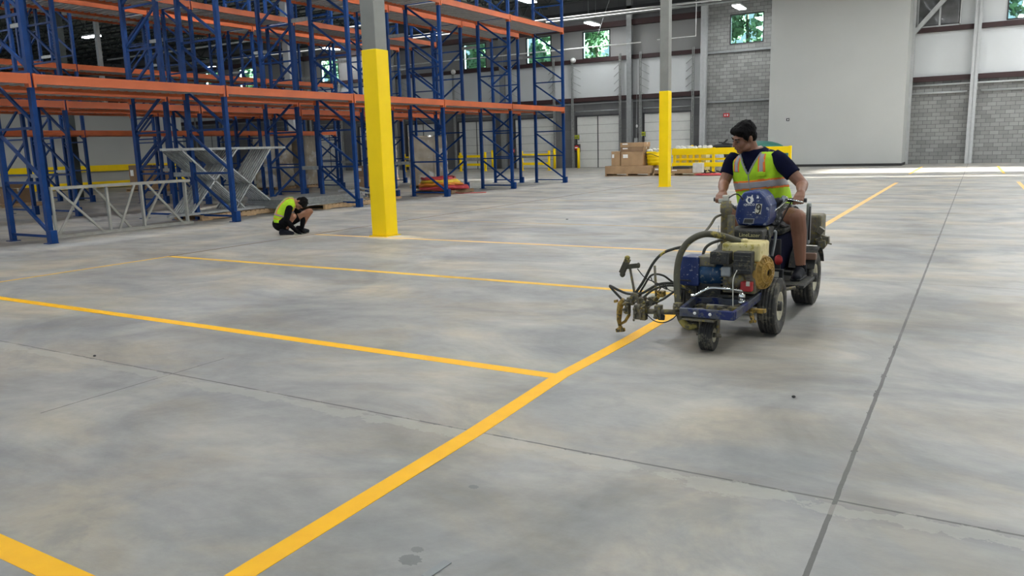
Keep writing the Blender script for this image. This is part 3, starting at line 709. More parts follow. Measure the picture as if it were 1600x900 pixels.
# bollards and signs beside dock doors
for i, x in enumerate((-22.25, -14.75, -24.0, -28.8)):
    t = thing('bollard', ['yellow bollard left of the split dock door nearest the rack end', 'yellow bollard right of the dock door behind the guard rail', 'yellow bollard behind the end frame of the racks', 'yellow bollard beside the wrapped pallet'][i], 'bollard', (x, 46.0, 0))
    MB().tube([(x, 46.2, 0), (x, 46.2, 1.25)], 0.09, 14).build('bollard_post', 'yellow_paint', t)
    MB().ell((x, 46.2, 1.25), (0.09, 0.09, 0.05)).build('bollard_cap', 'yellow_paint', t)
for x, z, lb in ((-22.65, 1.25, 'red no-entry control sign left of the split dock door'), (-27.5, 1.15, 'red control sign seen through the last rack frame'),):
    t = thing('control_box', lb, 'sign', (x, 46.8, z))
    MB().b2((x-0.16, 46.75, z-0.24), (x+0.16, 46.99, z+0.28)).build('enclosure', 'dark_trim', t)
    MB().lathe([(0.0, 0), (0.17, 0), (0.17, 0.03), (0.0, 0.03)], (x, 46.75, z+0.05), (0, -1, 0), 8).build('red_sign', 'sign_red', t)
    MB().b2((x-0.1, 46.70, z+0.02), (x+0.1, 46.72, z+0.09)).build('white_bar', 'white', t)
for x, z, lb in ((-22.72, 2.0, 'lime notice high on the wall left of the split dock door'), (-18.15, 2.06, 'lime notice between the two dock doors')):
    t = thing('wall_notice', lb, 'sign', (x, 46.9, z)); MB().b2((x-0.16, 46.93, z-0.12), (x+0.16, 46.98, z+0.12)).build('notice_board', 'sign_lime', t)
    MB().b2((x-0.12, 46.915, z-0.03), (x+0.12, 46.93, z+0.01)).build('notice_text', 'dark_trim', t)
    MB().b2((x-0.17, 46.975, z-0.2), (x+0.17, 47.0, z+0.14)).build('notice_back', 'steel_grey', t)
t = thing('fire_sign', 'small red and white sign on the grey block wall', 'sign', (-12.95, 46.9, 2.95))
MB().b2((-13.12, 46.94, 2.86), (-12.78, 47.0, 3.08)).build('sign_plate', 'sign_red', t); MB().b2((-13.05, 46.93, 2.92), (-12.99, 46.95, 3.02)).build('sign_mark', 'white', t); MB().b2((-12.92, 46.93, 2.92), (-12.84, 46.95, 3.02)).build('sign_mark', 'white', t)
t = thing('wall_switch', 'tiny dark switch plate on the smooth grey panel', 'switch', (-9.0, 44.3, 2.4)); p = at(1231, 187, 44.28)
MB().box(p, (0.15, 0.05, 0.15)).build('switch_plate', 'black', t); MB().box(p+Vector((0.01, -0.03, 0)), (0.06, 0.02, 0.07)).build('switch_button', 'white', t)
t = thing('wall_beacon', 'small white device hanging between the dock doors', 'device', (-18.4, 46.7, 2.9)); p = at(995, 197, 46.7)
MB().ell(p, (0.06, 0.06, 0.10)).build('device_body', 'white', t); MB().tube([p, p+Vector((0, 0, 4.0))], 0.012, 6).build('device_cord', 'steel_grey', t)
t = thing('wall_box', 'grey electrical box low between the dock doors', 'electrical box', (-18.5, 46.8, 1.2)); p = at(994, 221, 46.75)
MB().box(p, (0.2, 0.2, 0.42)).build('box_body', 'galv', t, bevel=0.01); MB().tube([p, p+Vector((0, 0.1, 2.6))], 0.02, 6).build('conduit', 'galv', t)
# dock lights on swing arms above doors
for i, (px, py) in enumerate(((895, 93), (708, 111), (796, 104))):
    p = at(px, py, 46.4); t = thing('dock_light', ['white flood lamp on the wall above the split dock door', 'white flood lamp behind the racks, leftmost of the wall flood lamps', 'white flood lamp half hidden by the last rack frames'][i], 'flood lamp', p)
    MB().lathe([(0.03, 0), (0.16, 0.06), (0.17, 0.16), (0.0, 0.17)], p, (0.5, -0.6, -0.6), 14).build('lamp_head', 'white', t); MB().bar(p, p+Vector((-0.1, 0.6, -0.05)), 0.05, 0.05).build('lamp_arm', 'steel_grey', t)
# pipes
def pipe(label, pts, r=0.03, mt='white'): return tag(MB().tube(pts, r, 8).build('pipe', mt), label, 'pipe')
pipe('white sprinkler pipe crossing in front of the window beside the rack end', [(-40, 45.2, 7.35), (-17.6, 45.2, 7.35)], 0.035)
pipe('thin white sprinkler pipe ending at the block wall corner', [(-16.6, 45.2, 7.4), (-14.3, 45.2, 7.4), (-14.3, 45.2, 9.5)], 0.03)
pipe('upper grey pipe along the block wall right of the smooth panel', [(-3.3, 46.85, 4.02), (-0.6, 46.85, 4.02), (13.9, 46.85, 4.02)], 0.05, 'pale_steel')
pipe('lower grey pipe along the block wall, left of the pale column', [(-3.3, 46.85, 3.62), (-0.7, 46.85, 3.62)], 0.05, 'pale_steel')
pipe('lower grey pipe along the block wall, right of the pale column', [(-0.1, 46.85, 3.62), (13.9, 46.85, 3.62)], 0.05, 'pale_steel')
pipe('long pale conduit running below the roof behind the upper rack beams', [(-60, 39, 9.15), (-26, 39, 9.15)], 0.06, 'white')
pipe('grey conduit running under the roof along the back wall', [(-100, 46.3, 9.25), (-10, 46.3, 9.25)], 0.07, 'steel_grey')
pipe('second grey conduit under the roof, nearer than the first', [(-60, 43.8, 9.0), (-10, 43.8, 9.0)], 0.06, 'pale_steel')
pipe('thin grey cable hanging down past the window beside the rack end', [at(955, -10, 44), at(922, 92, 46.6)], 0.015, 'steel_grey')
# temporary plastic sheet window beside the smooth panel
t = thing('plastic_sheeting', 'dark plastic sheet stretched over an opening beside the smooth panel', 'plastic sheet', (-2.3, 46.9, 7))
b = MB(); nx, nz = 22, 26; vs = []
for i in range(nx+1):
    for j in range(nz+1):
        x = -3.2+1.95*i/nx; z = 6.95+3.0*j/nz; vs.append((x, 46.93-0.03*noise.noise(Vector((x*2.2, z*1.7, 3)))-0.015*math.sin(5*x+4*z), z))
b.add(vs, [(i*(nz+1)+j, (i+1)*(nz+1)+j, (i+1)*(nz+1)+j+1, i*(nz+1)+j+1) for i in range(nx) for j in range(nz)], True); b.build('sheet', 'plastic_sheet', t, solid=0.01)
for x in (-3.15, -2.15, -1.22): MB().b2((x-0.04, 46.82, 6.92), (x+0.04, 46.9, 9.9)).build('batten', 'pale_steel', t)
MB().b2((-3.2, 46.82, 6.90), (-1.2, 46.9, 6.97)).build('batten', 'pale_steel', t)

# wrapped pallets among the racks
def wrapped(label, c, sx_, sy_, h, rot=0.0, lean=0.0):
    t = thing('wrapped_pallet', label, 'wrapped pallet', c); c = Vector(c); rm = Matrix.Rotation(rot, 3, 'Z')
    b = MB(); n = 14; m_ = 26; vs = []; fs = []
    for j in range(m_+1):
        z = 0.14+(h-0.14)*j/m_
        for k in range(4*n):
            s_, f_ = divmod(k, n); f_ = f_/n*2-1; q = [(f_, -1), (1, f_), (-f_, 1), (-1, -f_)][s_]
            cr = 1-0.05*(abs(q[0]*q[1])**4); wv = 0.012*math.sin(17*z+2*s_)+0.02*noise.noise(Vector((q[0]*2, q[1]*2, z*4)))
            vs.append(c+rm @ Vector((q[0]*sx_/2*cr*(1+wv), q[1]*sy_/2*cr*(1+wv), z)))
    for j in range(m_):
        for k in range(4*n): fs.append((j*4*n+k, j*4*n+(k+1) % (4*n), (j+1)*4*n+(k+1) % (4*n), (j+1)*4*n+k))
    fs.append(tuple(m_*4*n+k for k in range(4*n))); b.add(vs, fs, True)
    b.build('wrapped_load', 'wrap', t)
    d = MB()
    for x in (-1, 0, 1): d.box(c+rm @ Vector((x*(sx_/2-0.06), 0, 0.06)), (0.1, sy_, 0.08), rm)
    for k in range(6): d.box(c+rm @ Vector((0, -sy_/2+0.08+k*(sy_-0.16)/5, 0.115)), (sx_, 0.1, 0.03), rm)
    d.build('pallet_base', 'wood', t); return t
wrapped('tall wrapped pallet load in shiny film standing behind the pile of hoses', (-18.5, 24.95, 0), 1.15, 1.15, 2.0, 0.12)
wrapped('brown wrapped pallet load farther back beside the near yellow column', (-25.2, 28.9+1.2, 0), 1.2, 1.2, 2.0, 0.1)
wrapped('left one of two film-wrapped pallet loads beyond the crossed grey frames', (-25.25, 23.3, 0), 1.15, 1.15, 2.2, 0.1)
wrapped('right one of two film-wrapped pallet loads, in front of the grey row spacer', (-25.2, 25.0, 0), 1.1, 1.1, 2.2, 0.1)
carton('lower carton on the floor left of the near column, seen through the rack', -20.0, -19.1, 22.3, 23.1, 0.12, 0.55, group='cartons behind the near column'); pallet_thing('pallet with two cartons left of the near column', -20.1, -18.9, 22.2, 23.5)
carton('upper carton on the pallet left of the near column', -19.9, -19.2, 22.35, 23.0, 0.555, 0.95, 'carton_dark', group='cartons behind the near column')
carton('second carton beside the near column, right of the stacked pair', -19.0, -18.95+0.05, 22.3, 23.3, 0.127, 0.6, group='cartons behind the near column')
pallet_thing('pallet under brown cartons at the far left', -28.7, -26.9+0.0, 13.3, 14.6)
carton('larger brown carton at the far left behind two uprights', -28.6, -27.6, 13.4, 14.4, 0.127, 0.78, group='cartons at the far left')
carton('smaller brown carton at the far left, right of the larger one', -27.5, -27.0, 13.5, 14.3, 0.127, 0.60, 'carton_dark', group='cartons at the far left')
carton('brown carton standing before the yellow wall rails', -32.3, -31.3, 21.4, 22.4, 0.127, 1.15, 'carton_dark', group='cartons before the cold store'); pallet_thing('pallet under the brown carton before the yellow wall rails', -32.5, -30.2, 21.3, 22.6)
carton('thin dark carton beside the one before the yellow wall rails', -31.25, -30.8, 21.4, 22.3, 0.127, 1.12, 'carton_dark', tape=False, group='cartons before the cold store')

# pile of red and orange hoses on a pallet
pc = Vector((-15.7, 21.95, 0)); pallet_thing('low pallet under the heap of coiled hoses', pc.x-0.75, pc.x+0.75, pc.y-0.6, pc.y+0.75, 'carton_dark')
rnd = random.Random(5)
for k, (mt_, r0, z0, dx, lb) in enumerate([('hose_red', 0.82, 0.17, -0.02, 'bottom red coil of the hose heap under the rack'), ('hose_orange', 0.76, 0.28, -0.10, 'lower orange coil of the hose heap'), ('hose_yellow', 0.68, 0.38, -0.12, 'yellow-orange coil in the middle of the hose heap'),
                                       ('hose_red', 0.45, 0.20, 0.50, 'loose red coil spilling off the right side of the heap'), ('hose_red', 0.60, 0.47, -0.20, 'topmost red coil of the hose heap')]):
    pts = []; turns = 5
    for i in range(turns*18):
        a = 2*PI*i/18; r_ = r0*(0.55+0.45*((i//18+0.5)/turns))+rnd.uniform(-.012, .012)
        pts.append((pc.x+dx+math.cos(a)*r_*1.05, pc.y+math.sin(a)*r_*0.9, z0+0.03*math.sin(a*2.3+k)+rnd.uniform(0, 0.035)))
    tag(MB().tube(pts, 0.045, 7).build('coiled_hose', mt_), lb, 'hose', 'coiled hoses on the low pallet')
tag(MB().spline([(pc.x+0.5, pc.y-0.3, 0.2), (pc.x+0.8, pc.y-0.35, 0.03), (pc.x+1.2, pc.y-0.1, 0.02), (pc.x+1.6, pc.y+0.2, 0.02)], 0.014, 6).build('loose_hose', 'hose_red'), 'thin red hose end trailing across the floor from the heap', 'hose')
for k in range(3):
    pts = [(-10.6+0.7*math.sin(2*PI*i/14+k)*(1-0.1*k)+0.5, 34.9-0.5+0.35*math.cos(2*PI*i/14), 0.03+0.02*k) for i in range(15)]
    tag(MB().tube(pts, 0.03, 6).build('loose_hose', 'hose_red'), ['red hose loop on the floor at the right end of the cartons', 'middle red hose loop on the floor before the guard rail', 'upper red hose loop on the floor before the guard rail'][k], 'hose', 'red hose loops by the guard rail')
t = thing('hose_tools', 'dark jumble of fittings lying on the red hose loops', 'fittings', (-10.1, 34.6, 0.08)); b = MB(); rnd = random.Random(9)
for k in range(9):
    p = Vector((-10.1+rnd.uniform(-.5, .5), 34.6+rnd.uniform(-.2, .2), 0.1)); b.bar(p, p+Vector((rnd.uniform(-.3, .3), rnd.uniform(-.1, .1), rnd.uniform(0, .2))), 0.05, 0.05)
b.build('fittings_body', 'black', t)
# green covered equipment behind the guard rail
t = thing('covered_equipment', 'dark green equipment behind the yellow guard rail', 'equipment', (-10, 40, 0))
b = MB(); b.ell((-9.3, 39.6, 0.95), (1.3, 0.7, 0.50), n=20, m=12); b.b2((-10.5, 39.0, 0.12), (-8.0, 40.2, 0.95)); b.build('green_body', 'green', t)
b = MB(); b.ell((-11.1, 39.6, 1.22), (0.5, 0.3, 0.13)); b.bar((-11.2, 39.5, 1.2), (-10.8, 39.5, 1.55), 0.07, 0.07); b.bar((-11.25, 39.5, 1.42), (-10.55, 39.5, 1.30), 0.06, 0.06); b.b2((-11.5, 39.4, 0.12), (-10.7, 39.8, 1.15)); b.build('control_head', 'black', t)
for x in (-11.3, -10.2, -8.4): MB().lathe([(0.0, -0.06), (0.17, -0.06), (0.2, -0.03), (0.2, 0.03), (0.17, 0.06), (0, 0.06)], (x, 39.1, 0.2), (1, 0, 0), 16).build('wheel', 'dark_rubber', t)
t = thing('fan', 'silver drum behind the guard rail slats', 'drum', (-11, 38.2, 0)); MB().lathe([(0.0, 0), (0.33, 0), (0.36, 0.1), (0.36, 0.75), (0.33, 0.85), (0.0, 0.85)], (-11.0, 38.3, 0), (0, 0, 1), 18).build('drum_body', 'galv', t)

# ------------------------------------------------------------------ galvanised frames
def flat_frame(label, X, y0, z0, y1, z1b, zt0, zt1, verts, diags, mt, th=0.05, group=None):
    """a ladder frame standing on its long edge; y0..y1 along the row"""
    t = thing('ladder_frame', label, 'steel frame', (X, y0, z0), group)
    def P(y, f):
        k = (y-y0)/(y1-y0); zb = z0+(z1b-z0)*k; zt = zt0+(zt1-zt0)*k; return Vector((X, y, zb+(zt-zb)*f))
    MB().bar(P(y0, 0)+Vector((0, 0, th/2)), P(y1, 0)+Vector((0, 0, th/2)), th, th).build('bottom_rail', mt, t)
    MB().bar(P(y0, 1)-Vector((0, 0, th/2)), P(y1, 1)-Vector((0, 0, th/2)), th*1.1, th*1.1).build('top_rail', mt, t)
    for v in verts: MB().bar(P(v, 0.03), P(v, 0.97), th*0.8, th*0.8).build('rung', mt, t)
    b = MB()
    for a, fa, c, fc in diags: b.bar(P(a, fa), P(c, fc), th*0.7, th*0.8)
    b.build('diagonal_braces', mt, t); return t
def yz(px, py, X): p = atX(px, py, X); return p.y, p.z
for i, X in enumerate((-15.15, -15.33)):
    y = lambda px, py: yz(px, py, -15.15)[0]
    flat_frame(['nearer of two pale ladder frames standing on edge between the racks', 'rear one of the two pale ladder frames between the racks'][i], X, y(88, 373)+0.1*i, 0.0, y(302, 346)+0.05*i, 0.0, 0.98, 0.98,
               [y(v, 360)+0.1*i for v in (88, 174, 228, 296)], [(y(95, 360), .97, y(163, 360), .03), (y(187, 360), .03, y(218, 360), .97), (y(236, 360), .97, y(288, 360), .03)] if i == 0 else [(y(98, 360), .03, y(147, 360), .97), (y(162, 360), .97, y(214, 360), .03), (y(232, 360), .03, y(273, 360), .97)], 'frame_white', group='pale ladder frames')
for i in range(9):
    X = -15.55-0.085*i; a = yz(262, 340, X)[0]+0.02*i; c = 14.75+0.02*i; mid = (a+c)/2
    flat_frame(['galvanised frame at the front of the crossed grey stack', 'second galvanised frame of the crossed grey stack', 'third galvanised frame from the front of the grey stack', 'fourth galvanised frame from the front of the grey stack', 'middle galvanised frame of the grey stack',
                'sixth galvanised frame from the front of the grey stack', 'seventh galvanised frame from the front of the grey stack', 'last but one galvanised frame of the grey stack', 'rearmost galvanised frame of the crossed grey stack'][i],
               X, a, 0.14, c, 0.14, 1.67, 1.67, [], [(13.0, .03, 14.25, .97), (12.40, .97, 14.30, .03), (11.75, .03, 13.2, .97), (11.65, .97, 13.3, .03)], 'galv', 0.05, 'crossed galvanised frames')
pallet_thing('low wooden pallet under the crossed grey frames', -16.4, -15.4, 11.9, 14.8)
t = thing('deck_stack', 'flat stack of long grey steel sheets on a pallet behind the crouching person', 'steel sheets', (-15.9, 15.0, 0.127))
for k in range(5): MB().b2((-16.35+0.02*(k % 2), 13.9+0.05*k, 0.128+k*0.045), (-14.9-0.03*(k % 2), 17.0-0.04*k, 0.165+k*0.045)).build('steel_sheet', 'galv_dull', t)
pallet_thing('wooden pallet under the flat grey sheets behind the crouching person', -16.4, -14.75, 13.9+1.35, 17.1)
t = thing('bracket_pile', 'low pile of grey brackets beside the foot of a rack frame', 'brackets', (-16.2, 18.4, 0)); b = MB(); rnd = random.Random(21)
for k in range(34):
    p = Vector((-16.2+rnd.uniform(-.6, .6), 18.5+rnd.uniform(-.8, .8), 0.04+rnd.uniform(0, 0.3))); d = Vector((rnd.uniform(-1, 1), rnd.uniform(-1, 1), rnd.uniform(-.15, .15))).normalized()*0.25; b.bar(p-d, p+d, 0.06, 0.05)
b.build('brackets', 'galv', t); MB().b2((-16.9, 17.6, 0), (-15.5, 19.4, 0.06)).build('skid', 'wood', t)

# ------------------------------------------------------------------ line striping machine
MX = thing('line_striping_machine', 'blue ride-on line striping machine with side spray arm and number 9 on its hood', 'line striping machine', (-1.62, 6.4, 0))
def wheel(c, r, wd, name, rimr, side, caster=False):
    c = Vector(c); n = 8; prof = [(rimr, -wd/2*0.8), (r*0.86, -wd/2), (r*0.96, -wd/2*0.86)]
    for k in range(5):                                             # grooved tread
        x = wd*(-0.34+0.17*k); prof += [(r, x-wd*0.055), (r, x+wd*0.055), (r-0.007, x+wd*0.065), (r-0.007, x+wd*0.105)]
    prof += [(r*0.96, wd/2*0.86), (r*0.86, wd/2), (rimr, wd/2*0.8), (rimr*0.97, 0)]
    t = MB().lathe(prof, c, (1, 0, 0), 40, closed=True).build(name, 'tyre', MX)
    rb = MB(); rb.lathe([(rimr*1.02, -wd*0.42), (rimr*1.04, -wd*0.38), (rimr*0.85, -wd*0.2), (rimr*0.85, wd*0.2), (rimr*1.04, wd*0.38), (rimr*1.02, wd*0.42), (rimr*0.93, wd*0.36), (rimr*0.6, wd*0.22), (0.0, wd*0.22), (0.0, -wd*0.22), (rimr*0.6, -wd*0.22), (rimr*0.93, -wd*0.36)], c, (1, 0, 0), 28, closed=True)
    rb.build('rim', 'rim', t)
    h = MB(); h.lathe([(0.0, -wd*0.5), (rimr*0.34, -wd*0.5), (rimr*0.38, -wd*0.2), (rimr*0.38, wd*0.2), (rimr*0.34, wd*0.5), (0.0, wd*0.5)], c, (1, 0, 0), 16); h.build('hub', 'dirty_dark', t)
    return t
wheel((-1.60, 5.46, 0.115), 0.115, 0.10, 'caster_wheel', 0.05, 0)
wheel((-1.31, 6.16, 0.221), 0.22, 0.145, 'drive_wheel', 0.11, 1); wheel((-1.95, 6.16, 0.221), 0.22, 0.145, 'drive_wheel', 0.11, -1)
wheel((-1.29, 7.45, 0.246), 0.245, 0.19, 'rear_wheel', 0.12, 1); wheel((-1.97, 7.45, 0.246), 0.245, 0.19, 'rear_wheel', 0.12, -1)
b = MB(); b.bar((-1.665, 5.46, 0.11), (-1.665, 5.48, 0.25), 0.05, 0.012, Vector((1, 0, 0))); b.bar((-1.535, 5.46, 0.11), (-1.535, 5.48, 0.25), 0.05, 0.012, Vector((1, 0, 0)))
b.b2((-1.68, 5.42, 0.235), (-1.52, 5.54, 0.26)); b.tube([(-1.6, 5.48, 0.25), (-1.6, 5.48, 0.33)], 0.03, 12); b.tube([(-1.69, 5.46, 0.115), (-1.51, 5.46, 0.115)], 0.014, 10); b.build('caster_fork', 'dirty_steel', MX, bevel=0.003)
b = MB(); b.b2((-1.78, 5.33, 0.262), (-1.385, 5.365, 0.325)); b.bar((-1.77, 5.35, 0.295), (-1.83, 6.15, 0.31), 0.03, 0.06); b.bar((-1.395, 5.35, 0.295), (-1.36, 6.15, 0.33), 0.03, 0.06)
b.b2((-1.82, 5.80, 0.27), (-1.38, 5.83, 0.32)); b.b2((-1.83, 6.12, 0.26), (-1.37, 6.2, 0.34)); b.build('chassis_frame', 'frame_paint', MX, bevel=0.006)
b = MB(); b.b2((-1.77, 5.37, 0.255), (-1.40, 5.8, 0.265)); b.b2((-1.80, 5.8, 0.33), (-1.38, 6.2, 0.35)); b.build('tray', 'dirty_dark', MX)
b = MB().b2((-1.75, 5.30, 0.245), (-1.52, 5.42, 0.257)).build('step_plate', 'dirty_steel', MX)
for x in (-1.665, -1.555): MB().lathe([(0, 0), (0.010, 0), (0.012, 0.006), (0, 0.009)], (x, 5.33, 0.295), (0, -1, 0), 10).build('bolt', 'white', MX)
rnd = random.Random(4); b = MB()
for k in range(9):
    p = Vector((rnd.uniform(-1.72, -1.44), rnd.uniform(5.42, 5.75), 0.285)); b.box(p, (rnd.uniform(.03, .07), rnd.uniform(.03, .07), rnd.uniform(.02, .05)), Matrix.Rotation(rnd.uniform(0, 3), 3, 'Z'))
b.build('tray_fittings', 'dirty_steel', MX, bevel=0.004)
# engine
eng = MB().b2((-1.60, 5.80, 0.37), (-1.36, 6.12, 0.60))
for k in range(6): eng.b2((-1.615, 5.79, 0.40+k*0.028), (-1.40, 6.0, 0.410+k*0.028))
eng.ell((-1.50, 5.80, 0.47), (0.07, 0.06, 0.07)); eng = eng.build('engine', 'dirty_steel', MX, bevel=0.012)
def rbox(a, b_, name, mt, par, bev=0.02): return MB().b2(a, b_).build(name, mt, par, bevel=bev)
rbox((-1.62, 5.82, 0.61), (-1.335, 6.12, 0.742), 'fuel_tank', 'fuel_cream', eng, 0.016)
b = MB(); b.lathe([(0, 0.025), (0.034, 0.025), (0.038, 0.018), (0.038, 0), (0, 0)], (-1.49, 5.93, 0.74), (0, 0, 1), 16); b.build('fuel_cap', 'fuel_cream', eng)
b = MB(); b.b2((-1.68, 5.72, 0.592), (-1.535, 5.86, 0.685)); b.b2((-1.665, 5.715, 0.60), (-1.55, 5.73, 0.675)); b.lathe([(0, 0.0), (0.018, 0.0), (0.018, 0.012), (0, 0.012)], (-1.61, 5.715, 0.635), (0, -1, 0), 12); b.build('air_filter', 'dirty_dark', eng, bevel=0.014)
b = MB(); b.b2((-1.505, 5.72, 0.53), (-1.375, 5.84, 0.69))
for k in range(4): b.b2((-1.50, 5.712, 0.55+k*0.034), (-1.38, 5.725, 0.565+k*0.034))
b.build('muffler_guard', 'dirty_dark', eng, bevel=0.012)
b = MB(); b.b2((-1.60, 5.73, 0.50), (-1.525, 5.80, 0.575)); b.build('spark_cover', 'galv', eng, bevel=0.012)
b = MB()
b.lathe([(0.02, 0.03), (0.06, 0.045), (0.11, 0.02), (0.125, 0.0), (0.125, -0.05), (0.11, -0.05), (0.11, 0.0), (0.06, 0.03), (0.02, 0.015)], (-1.335, 5.92, 0.52), (1, -0.35, 0), 30, closed=True)
dd = Vector((1, -0.35, 0)).normalized(); sa, su, _ = basis(dd)
for k in range(20):
    a = 2*PI*k/20; v = sa*math.cos(a)+su*math.sin(a); b.bar(Vector((-1.335, 5.92, 0.52))+dd*0.055+v*0.03, Vector((-1.335, 5.92, 0.52))+dd*0.022+v*0.113, 0.009, 0.009)
b.lathe([(0.108, 0.0), (0.113, 0.022), (0.124, 0.024), (0.130, 0.0), (0.124, -0.05), (0.112, -0.05)], (-1.335, 5.92, 0.52), dd, 30, closed=True); b.lathe([(0.072, 0.036), (0.076, 0.044), (0.084, 0.038), (0.078, 0.030)], (-1.335, 5.92, 0.52), dd, 30, closed=True)
b.build('recoil_cover', 'fan_yellow', eng)
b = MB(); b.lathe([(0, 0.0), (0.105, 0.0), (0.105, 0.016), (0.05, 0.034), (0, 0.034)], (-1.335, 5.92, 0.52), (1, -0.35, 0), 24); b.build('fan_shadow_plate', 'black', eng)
rbox((-1.455, 5.74, 0.395), (-1.37, 5.80, 0.47), 'red_cover', 'red_plastic', eng, 0.01)
MB().b2((-1.41, 5.732, 0.44), (-1.385, 5.745, 0.475)).build('warning_label', 'label_cream', eng)
b = MB(); b.ell((-1.44, 5.74, 0.36), (0.028, 0.03, 0.035)); b.tube([(-1.44, 5.74, 0.33), (-1.44, 5.74, 0.30)], 0.03, 12); b.build('oil_filter', 'chrome', eng)
MB().spline([(-1.47, 5.70, 0.56), (-1.485, 5.66, 0.50), (-1.48, 5.64, 0.40), (-1.475, 5.63, 0.30)], 0.004, 6).build('pull_cord', 'label_cream', eng)
MB().tube(smooth_path([at(1080, 462, 5.6), at(1088, 461, 5.6), at(1100, 454, 5.6), at(1112, 450, 5.62), at(1140, 452, 5.66), at(1160, 455, 5.72)], 6), 0.012, 8).build('guard_bar', 'chrome', MX)
# electric motor and pump
b = MB(); b.prism([(0.0, 0.0), (0.165, 0.0), (0.165, 0.225), (0.03, 0.225), (0.0, 0.06)], (-1.945, 5.98, 0.405), (1, 0, 0), (0, 0, 1), 0.20); mo = b.build('motor_housing', 'machine_blue', MX, bevel=0.012)
MB().b2((-1.95, 5.775, 0.44), (-1.84, 5.782, 0.452)).build('housing_rib', 'dark_trim', mo)
b = MB(); b.lathe([(0, 0), (0.085, 0), (0.098, 0.02), (0.098, 0.10), (0.088, 0.12), (0.088, 0.17), (0.05, 0.19), (0, 0.19)], (-1.79, 5.88, 0.50), (1, 0, 0), 26)
b.build('clutch_drum', 'machine_teal', MX)
MB().b2((-1.80, 5.80, 0.555), (-1.66, 5.95, 0.635)).build('pump_bracket', 'dirty_steel', MX, bevel=0.012)
b = MB(); b.b2((-1.80, 5.82, 0.33), (-1.62, 6.05, 0.43)); b.b2((-1.89, 5.80, 0.27), (-1.80, 5.86, 0.43)); b.b2((-1.60, 5.95, 0.33), (-1.40, 6.1, 0.40)); b.build('pump_mount', 'dirty_dark', MX, bevel=0.008)
# hood with its marks
hp = [at(x, y, 6.35) for x, y in ((1161, 300), (1173, 298), (1187, 299), (1196, 308), (1202, 322), (1201, 343), (1196, 354), (1152, 353), (1147, 340), (1149, 326), (1154, 310))]
b = MB(); n = len(hp); cc = sum(hp, Vector())/n; vs = []
for dy, sc_ in ((0.0, 0.93), (0.035, 1.0), (0.27, 1.0), (0.31, 0.9)):
    vs += [cc+(p-cc)*sc_+Vector((0, dy, 0)) for p in hp]
fs = [tuple(range(n)), tuple(reversed(range(3*n, 4*n)))]
for j in range(3): fs += [(j*n+i, (j+1)*n+i, (j+1)*n+(i+1) % n, j*n+(i+1) % n) for i in range(n)]
b.add(vs, fs); hood = b.build('hood', 'machine_blue', MX, bevel=0.012)
HY = 6.348
def flat(poly, name, mt, par, Y=HY, lift=0.002): # polygon given in picture points on the hood's front face
    P = [at(x, y, Y) for x, y in poly]; b = MB(); n = len(P); b.add([p+Vector((0, -lift, 0)) for p in P]+[p+Vector((0, 0.001, 0)) for p in P], [tuple(range(n)), tuple(reversed(range(n, 2*n)))]+[(i, n+i, n+(i+1) % n, (i+1) % n) for i in range(n)])
    return b.build(name, mt, par)
def L_(pts): return [(1110+x/12.86, 280+y/12.86) for x, y in pts]
flat(L_([(735, 330), (757, 352), (822, 350), (840, 312), (850, 322), (848, 355), (868, 400), (866, 420), (815, 420), (790, 372), (765, 380), (748, 418), (768, 462), (792, 468), (812, 448), (795, 436), (795, 424), (872, 424), (872, 438), (858, 440), (826, 488), (765, 490), (728, 455), (712, 430), (714, 405), (742, 370)]), 'emblem', 'white', hood)
text_mesh('GRACO', 0.024, at(1110+785/12.86, 280+513/12.86, HY), (1, 0, 0.03), (0, 0, 1), 'white', 'maker_lettering', hood)
flat(L_([(922, 488), (1042, 498), (1012, 705), (895, 692)]), 'number_plate', 'label_cream', hood, HY, 0.003)
c9 = at(1110+966/12.86, 280+598/12.86, HY)+Vector((0, -0.0055, 0)); path9 = [(.0135*math.cos(a), .017+.0185*math.sin(a)) for a in [2*PI*k/18 for k in range(19)]]+[(.0145, .0), (.0125, -.020), (.006, -.033), (-.004, -.037), (-.0135, -.030)]
b = MB(); P9 = [c9+Vector((x*1.05+y*.12, 0, y*1.02)) for x, y in path9]
for p, q in zip(P9[:-1], P9[1:]): b.bar(p-(q-p)*0.15, q+(q-p)*0.15, 0.0095, 0.002, Vector((0, 1, 0)))
b.build('number', 'black', hood)
flat(L_([(680, 785), (885, 790), (865, 895), (650, 890)]), 'badge_plate', 'steel_grey', hood, HY, 0.003)
flat(L_([(690, 800), (868, 804), (852, 880), (668, 876)]), 'badge_face', 'dark_trim', hood, HY, 0.004)
flat(L_([(940, 345), (970, 352), (972, 385), (925, 385)]), 'paint_splash', 'white', hood)
flat(L_([(850, 660), (898, 655), (890, 668), (852, 676)]), 'paint_splash', 'white', hood)
# shelf below the hood with the model lettering, and posts carrying it
b = MB(); b.b2((-1.70, 6.2, 0.71), (-1.41, 6.62, 0.80)); shelf = b.build('hood_shelf', 'dirty_dark', MX, bevel=0.015)
text_mesh('LineLazer', 0.042, at(1171, 367.5, 6.195), (1, 0, 0), (0, 0, 1), 'label_text', 'model_lettering', shelf)
b = MB(); b.b2((-1.68, 6.3, 0.34), (-1.64, 6.36, 0.75)); b.b2((-1.44, 6.3, 0.34), (-1.40, 6.36, 0.75)); b.b2((-1.66, 6.25, 0.55), (-1.42, 6.5, 0.72)); b.b2((-1.70, 6.15, 0.30), (-1.38, 6.45, 0.345)); b.build('hood_posts', 'dirty_dark', MX, bevel=0.006)
